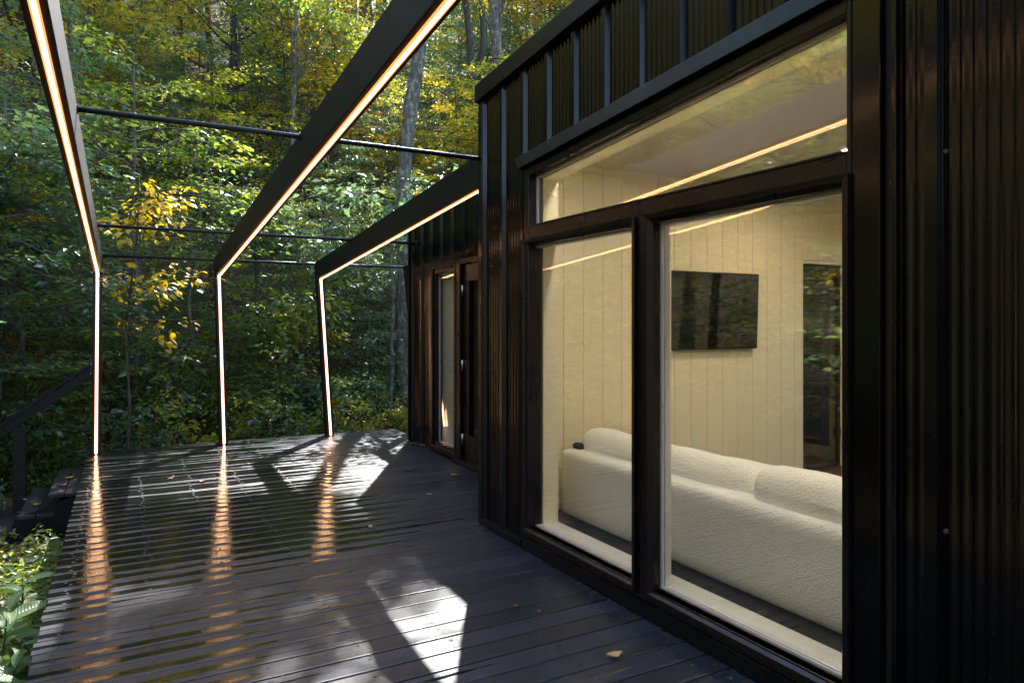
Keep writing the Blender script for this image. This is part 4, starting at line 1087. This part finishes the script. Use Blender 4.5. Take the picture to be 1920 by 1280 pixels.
# near yellow sapling between the left and middle posts
def yellow_sapling():
    r = random.Random(5); b = MB(); acc = []
    base = px_ray(235, 862, 8.95); base.z = gz(base.x, base.y)
    o = empty("yellow_sapling", base); tag(o, "slender sapling with large bright yellow leaves between the left and middle posts", "tree")
    top = px_ray(262, 330, 8.95) - base
    S = [Vector((0, 0, -.1)), Vector((.05, 0, 1.0)), Vector((.0, .05, 2.0)), top * 0.8, top]
    b.tube(S, [.022, .02, .016, .01, .005], 7)
    for (u, v, n, sp) in ((300, 372, 46, .11), (345, 378, 44, .10), (255, 395, 46, .11), (210, 408, 34, .10), (335, 402, 34, .10), (280, 345, 20, .09), (362, 352, 12, .05), (225, 428, 24, .09), (310, 425, 22, .09), (275, 415, 30, .10),
                          (280, 520, 34, .12), (330, 528, 34, .11), (380, 520, 24, .10), (215, 540, 20, .12), (345, 500, 20, .10), (300, 555, 22, .10), (250, 600, 18, .13), (350, 600, 16, .10), (330, 640, 12, .1), (230, 520, 20, .1)):
        t_ = px_ray(u, v, 8.9 + r.uniform(-.25, .25)) - base
        s0 = S[2].lerp(S[4], min(1, max(0, (t_.z - S[2].z) / (S[4].z - S[2].z) - .1)))
        b.tube([s0, s0.lerp(t_, .5) + Vector((0, 0, .06)), t_], [.007, .005, .002], 4, cap=False)
        spray_leaves(acc, [s0.lerp(t_, .55), t_], r, n, sp, .6, .092, .5)
    link("trunk", b.mesh("trunk", BK['brown'], True), o); link("crown", crown_mesh("crown", acc, LM['yellow'], .62, True), o)
yellow_sapling()

# ---- broad-leaved plants by the deck's left edge
def big_leaf_mesh(seed):
    r = random.Random(seed); V = []; F = []; n = 7
    for i in range(n + 1):
        t = i / n; w = 0.42 * math.sin(math.pi * min(1, t * 0.93 + 0.04)) ** 0.85 * (1 - 0.25 * t)
        if i == n: w = 0.004
        z = 0.10 * t - 0.34 * t * t
        for s, h in ((-1, .07), (-.5, .03), (0, 0), (.5, .03), (1, .07)):
            V.append((t, s * w * 0.5, z + h * w * 1.6 + 0.012 * math.sin(9 * t + s * 2 + seed)))
    for i in range(n):
        for k_ in range(4): F.append((i * 5 + k_, (i + 1) * 5 + k_, (i + 1) * 5 + k_ + 1, i * 5 + k_ + 1))
    return raw_mesh("leaf", np.array(V), np.array(F), 4, LM_big, True)
def mat_big():
    t = NT("broad_leaf"); p = t.obj(); s_ = t.sep(p)
    oi = t.n.new("ShaderNodeObjectInfo")
    c = t.mix(oi.outputs["Random"], (0.055, 0.125, 0.045), (0.13, 0.20, 0.060))
    vein = t.math('ABSOLUTE', t.math('SINE', t.math('MULTIPLY', t.math('ADD', s_[0], t.math('MULTIPLY', t.math('ABSOLUTE', s_[1]), -0.7)), 42.0)))
    mid = t.math('LESS_THAN', t.math('ABSOLUTE', s_[1]), 0.008)
    c = t.mix(mid, c, (0.16, 0.22, 0.09))
    t.P(base=c, rough=0.42, spec=0.45, normal=t.bump(vein, 0.25, 0.01))
    tl = t.node("ShaderNodeBsdfTranslucent"); tl.inputs[0].default_value = (0.16, 0.28, 0.04, 1)
    mx = t.node("ShaderNodeMixShader"); mx.inputs[0].default_value = 0.38
    t.l.new(t.b.outputs[0], mx.inputs[1]); t.l.new(tl.outputs[0], mx.inputs[2]); t.l.new(mx.outputs[0], t.out.inputs[0])
    return t.m
LM_big = mat_big()
BIGL = [big_leaf_mesh(i) for i in range(4)]
stem_m = mat_plain("green_stem", (0.05, 0.075, 0.03), 0.6)
def broad_plant(x, y, h, nl, ls, label, seed):
    r = random.Random(seed); g = gz(x, y)
    o = empty("broad_leaved_plant", (x, y, g)); tag(o, label, "plant", "broad-leaved plants along the deck edge")
    b = MB(); tip = Vector((r.gauss(0, .05), r.gauss(0, .05), h)); pts = [Vector((0, 0, -.05)), tip * .5 + Vector((r.gauss(0, .03), r.gauss(0, .03), 0)), tip]
    b.tube(pts, [.008, .006, .004], 6); b.build("stem", stem_m, o, smooth=True)
    for k_ in range(nl):
        t = 0.35 + 0.65 * (k_ + .5) / nl; p = pts[1].lerp(pts[2], (t - .5) * 2) if t > .5 else pts[0].lerp(pts[1], t * 2)
        lo = link("leaf", BIGL[k_ % 4], o, p)
        s = ls * r.uniform(.65, 1.1) * (1.15 - .45 * t); lo.scale = (s, s, s)
        lo.rotation_euler = (r.gauss(0, .25), -r.uniform(-.1, .45), k_ * 2.4 + r.uniform(-.4, .4))
PL = [(-0.50, 3.55, .50, 10, .30, "nearest broad-leaved plant in the lower left corner beside the deck"), (-0.58, 4.05, .48, 10, .32, "broad-leaved plant with long pale leaves in the lower left corner"),
      (-0.53, 4.55, .42, 9, .27, "leafy plant with drooping dark leaf against the deck's left edge"), (-0.70, 4.75, .52, 11, .30, "bushy broad-leaved plant at the left picture edge"),
      (-0.60, 5.35, .52, 10, .26, "upright broad-leaved plant in front of the steps"), (-0.78, 5.75, .50, 10, .27, "broad-leaved plant with spreading leaves left of the steps"),
      (-0.72, 4.25, .42, 9, .30, "low broad-leaved plant at the far left bottom edge"), (-0.50, 3.10, .42, 8, .28, "low broad-leaved plant cut by the bottom picture edge"), (-0.56, 6.4, .44, 9, .14, "small-leaved weed growing against the lowest step")]
for i, a in enumerate(PL): broad_plant(*a, seed=300 + i)
# low ground cover between them
acc = []; r = random.Random(9)
for i in range(950):
    x, y = -0.42 - 1.6 * r.random() ** 1.5, r.uniform(2.6, 10.2)
    if y > 7.8 and x > -1.4: continue
    g = gz(x, y); h = r.uniform(.05, .26)
    spray_leaves(acc, [Vector((x, y, g + .01)), Vector((x + r.gauss(0, .05), y + r.gauss(0, .05), g + h))], r, 12, .07, .6, .062, .05)
for i in range(900):
    x, y = r.uniform(-4, 7), r.uniform(9.75, 15)
    g = gz(x, y); h = r.uniform(.1, .35)
    spray_leaves(acc, [Vector((x, y, g)), Vector((x + r.gauss(0, .08), y + r.gauss(0, .08), g + h))], r, 12, .09, .6, .06, .1)
gc = link("ground_cover", crown_mesh("ground_cover", acc, LM['green'], .6)); tag(gc, "low green ground cover around the deck", "plants", kind="stuff")
# dead leaves on the soil
nP = np.random.RandomState(4); n = 5000
x = -0.42 - 2.6 * nP.rand(n); y = nP.uniform(2.4, 8.0, n); z = np.array([gz(a, b_) for a, b_ in zip(x, y)]) + nP.uniform(.005, .03, n)
D = nP.normal(0, 1, (n, 3)); D[:, 2] *= .25; N = nP.normal(0, .4, (n, 3)); N[:, 2] = 1
lit_m = mat_leaf("dry_leaf", [(0.05, 0.025, 0.012), (0.12, 0.06, 0.025), (0.20, 0.11, 0.05), (0.28, 0.18, 0.09)], 0.15)
ll = link("leaf_litter", leaves_mesh("leaf_litter", np.stack([x, y, z], 1), D, N, nP.uniform(.03, .07, n), .6, lit_m)); tag(ll, "brown dead leaves lying on the soil left of the deck", "leaves", kind="stuff")

# ------------------------------------------------------------------ fallen leaves on the deck
def fallen(x, y, s, rz, colr, label, z=0.004):
    V = []; F = []; n = 8; r = random.Random(int(x * 977 + y * 131))
    m_ = mat_plain("fallen_leaf_tissue", colr, 0.6, 0.3, var=0.3)
    for i in range(n + 1):
        t = i / n; w = math.sin(math.pi * min(1, t * .95 + .03)) * .62 * (1 + .25 * math.sin(t * 19))
        for q in (-1, 0, 1): V.append(((t - .5) * s, q * w * .5 * s, (abs(q) * .16 + .10 * (2 * t - 1) ** 2 + r.uniform(0, .03)) * s))
    for i in range(n):
        for q in (0, 1): F.append((i * 3 + q, (i + 1) * 3 + q, (i + 1) * 3 + q + 1, i * 3 + q + 1))
    o = link("fallen_leaf", raw_mesh("fallen_leaf", np.array(V), np.array(F), 4, m_, True), None, (x, y, z)); o.rotation_euler = (0, 0, rz)
    so_ = o.modifiers.new("thickness", 'SOLIDIFY'); so_.thickness = 0.0012
    tag(o, label, "leaf", "fallen leaves on the deck")
def deck_pt(u, v):
    d = 1321.27 * 1.5 / (v - 602.26); r_ = d * (u - 960) / 1321.27
    return CY * r_ + CS * d, -CS * r_ + CY * d
RED, TAN_, PALE = (0.16, 0.055, 0.03), (0.42, 0.27, 0.12), (0.42, 0.30, 0.22)
for (u, v, s, c, lb) in ((1152, 1232, .075, TAN_, "tan fallen leaf wedged in a board gap near the bottom of the picture"), (966, 1137, .03, RED, "small reddish leaf scrap beyond the bright patch of sun"),
                         (1011, 1148, .03, RED, "small reddish leaf scrap right of the bright patch of sun"), (772, 834, .10, RED, "curled brown leaf at the foot of the cabin's far corner"),
                         (793, 836, .09, PALE, "pale dry leaf at the foot of the far siding"), (767, 882, .075, RED, "reddish leaf lying in the shade near the entry door"), (851, 892, .07, TAN_, "crumpled brown leaf in front of the entry door"),
                         (826, 962, .05, RED, "pinkish leaf scrap left of the near cabin corner"), (805, 928, .05, PALE, "pale leaf sliver in the wet area before the cabin corner"), (467, 871, .06, RED, "brown leaf right of the middle post's reflection"),
                         (525, 856, .05, TAN_, "tan leaf between the middle and right posts"), (320, 899, .07, RED, "reddish leaf on the wet boards near the middle of the deck"), (378, 904, .06, RED, "flat reddish leaf just left of the middle light reflection"),
                         (695, 989, .05, PALE, "pale leaf right of the right light reflection"), (928, 990, .035, RED, "red leaf scrap against the base of the near wall")):
    X_, Y_ = deck_pt(u, v); fallen(X_, Y_, s, rng.uniform(0, 6.28), c, lb)
for (x, y, s, lb) in ((-0.52, 8.85, .10, "long orange leaf on the upper step"), (-0.55, 8.5, .08, "short yellow leaf on the upper step"), (-0.78, 8.55, .07, "orange leaf on the lower step")):
    fallen(x, y, s, rng.uniform(0, 1), (0.42, 0.22, 0.04), lb, -0.176 if x > -0.6 else -0.356)

# leaf crumbs and grit caught along the wall foot and in the board gaps
nP = np.random.RandomState(14); C = []
for i in range(260):
    if i < 110: x, y = XM - 0.045 - abs(nP.normal(0, 0.05)), nP.uniform(1.6, 4.7)
    elif i < 170: x, y = XD - 0.06 - abs(nP.normal(0, 0.06)), nP.uniform(4.8, 8.4)
    else: x, y = nP.uniform(-0.3, 2.9), BY0 + PITCH * nP.randint(10, 62) + nP.normal(0, 0.006)
    C.append((x, y, 0.0025))
C = np.array(C); n = len(C); D = nP.normal(0, 1, (n, 3)); D[:, 2] *= 0.1; N = nP.normal(0, .25, (n, 3)); N[:, 2] = 1
cr = link("leaf_crumbs", leaves_mesh("leaf_crumbs", C, D, N, nP.uniform(.006, .022, n), .55, lit_m)); tag(cr, "tiny brown leaf crumbs along the wall foot and board gaps", "debris", kind="stuff")
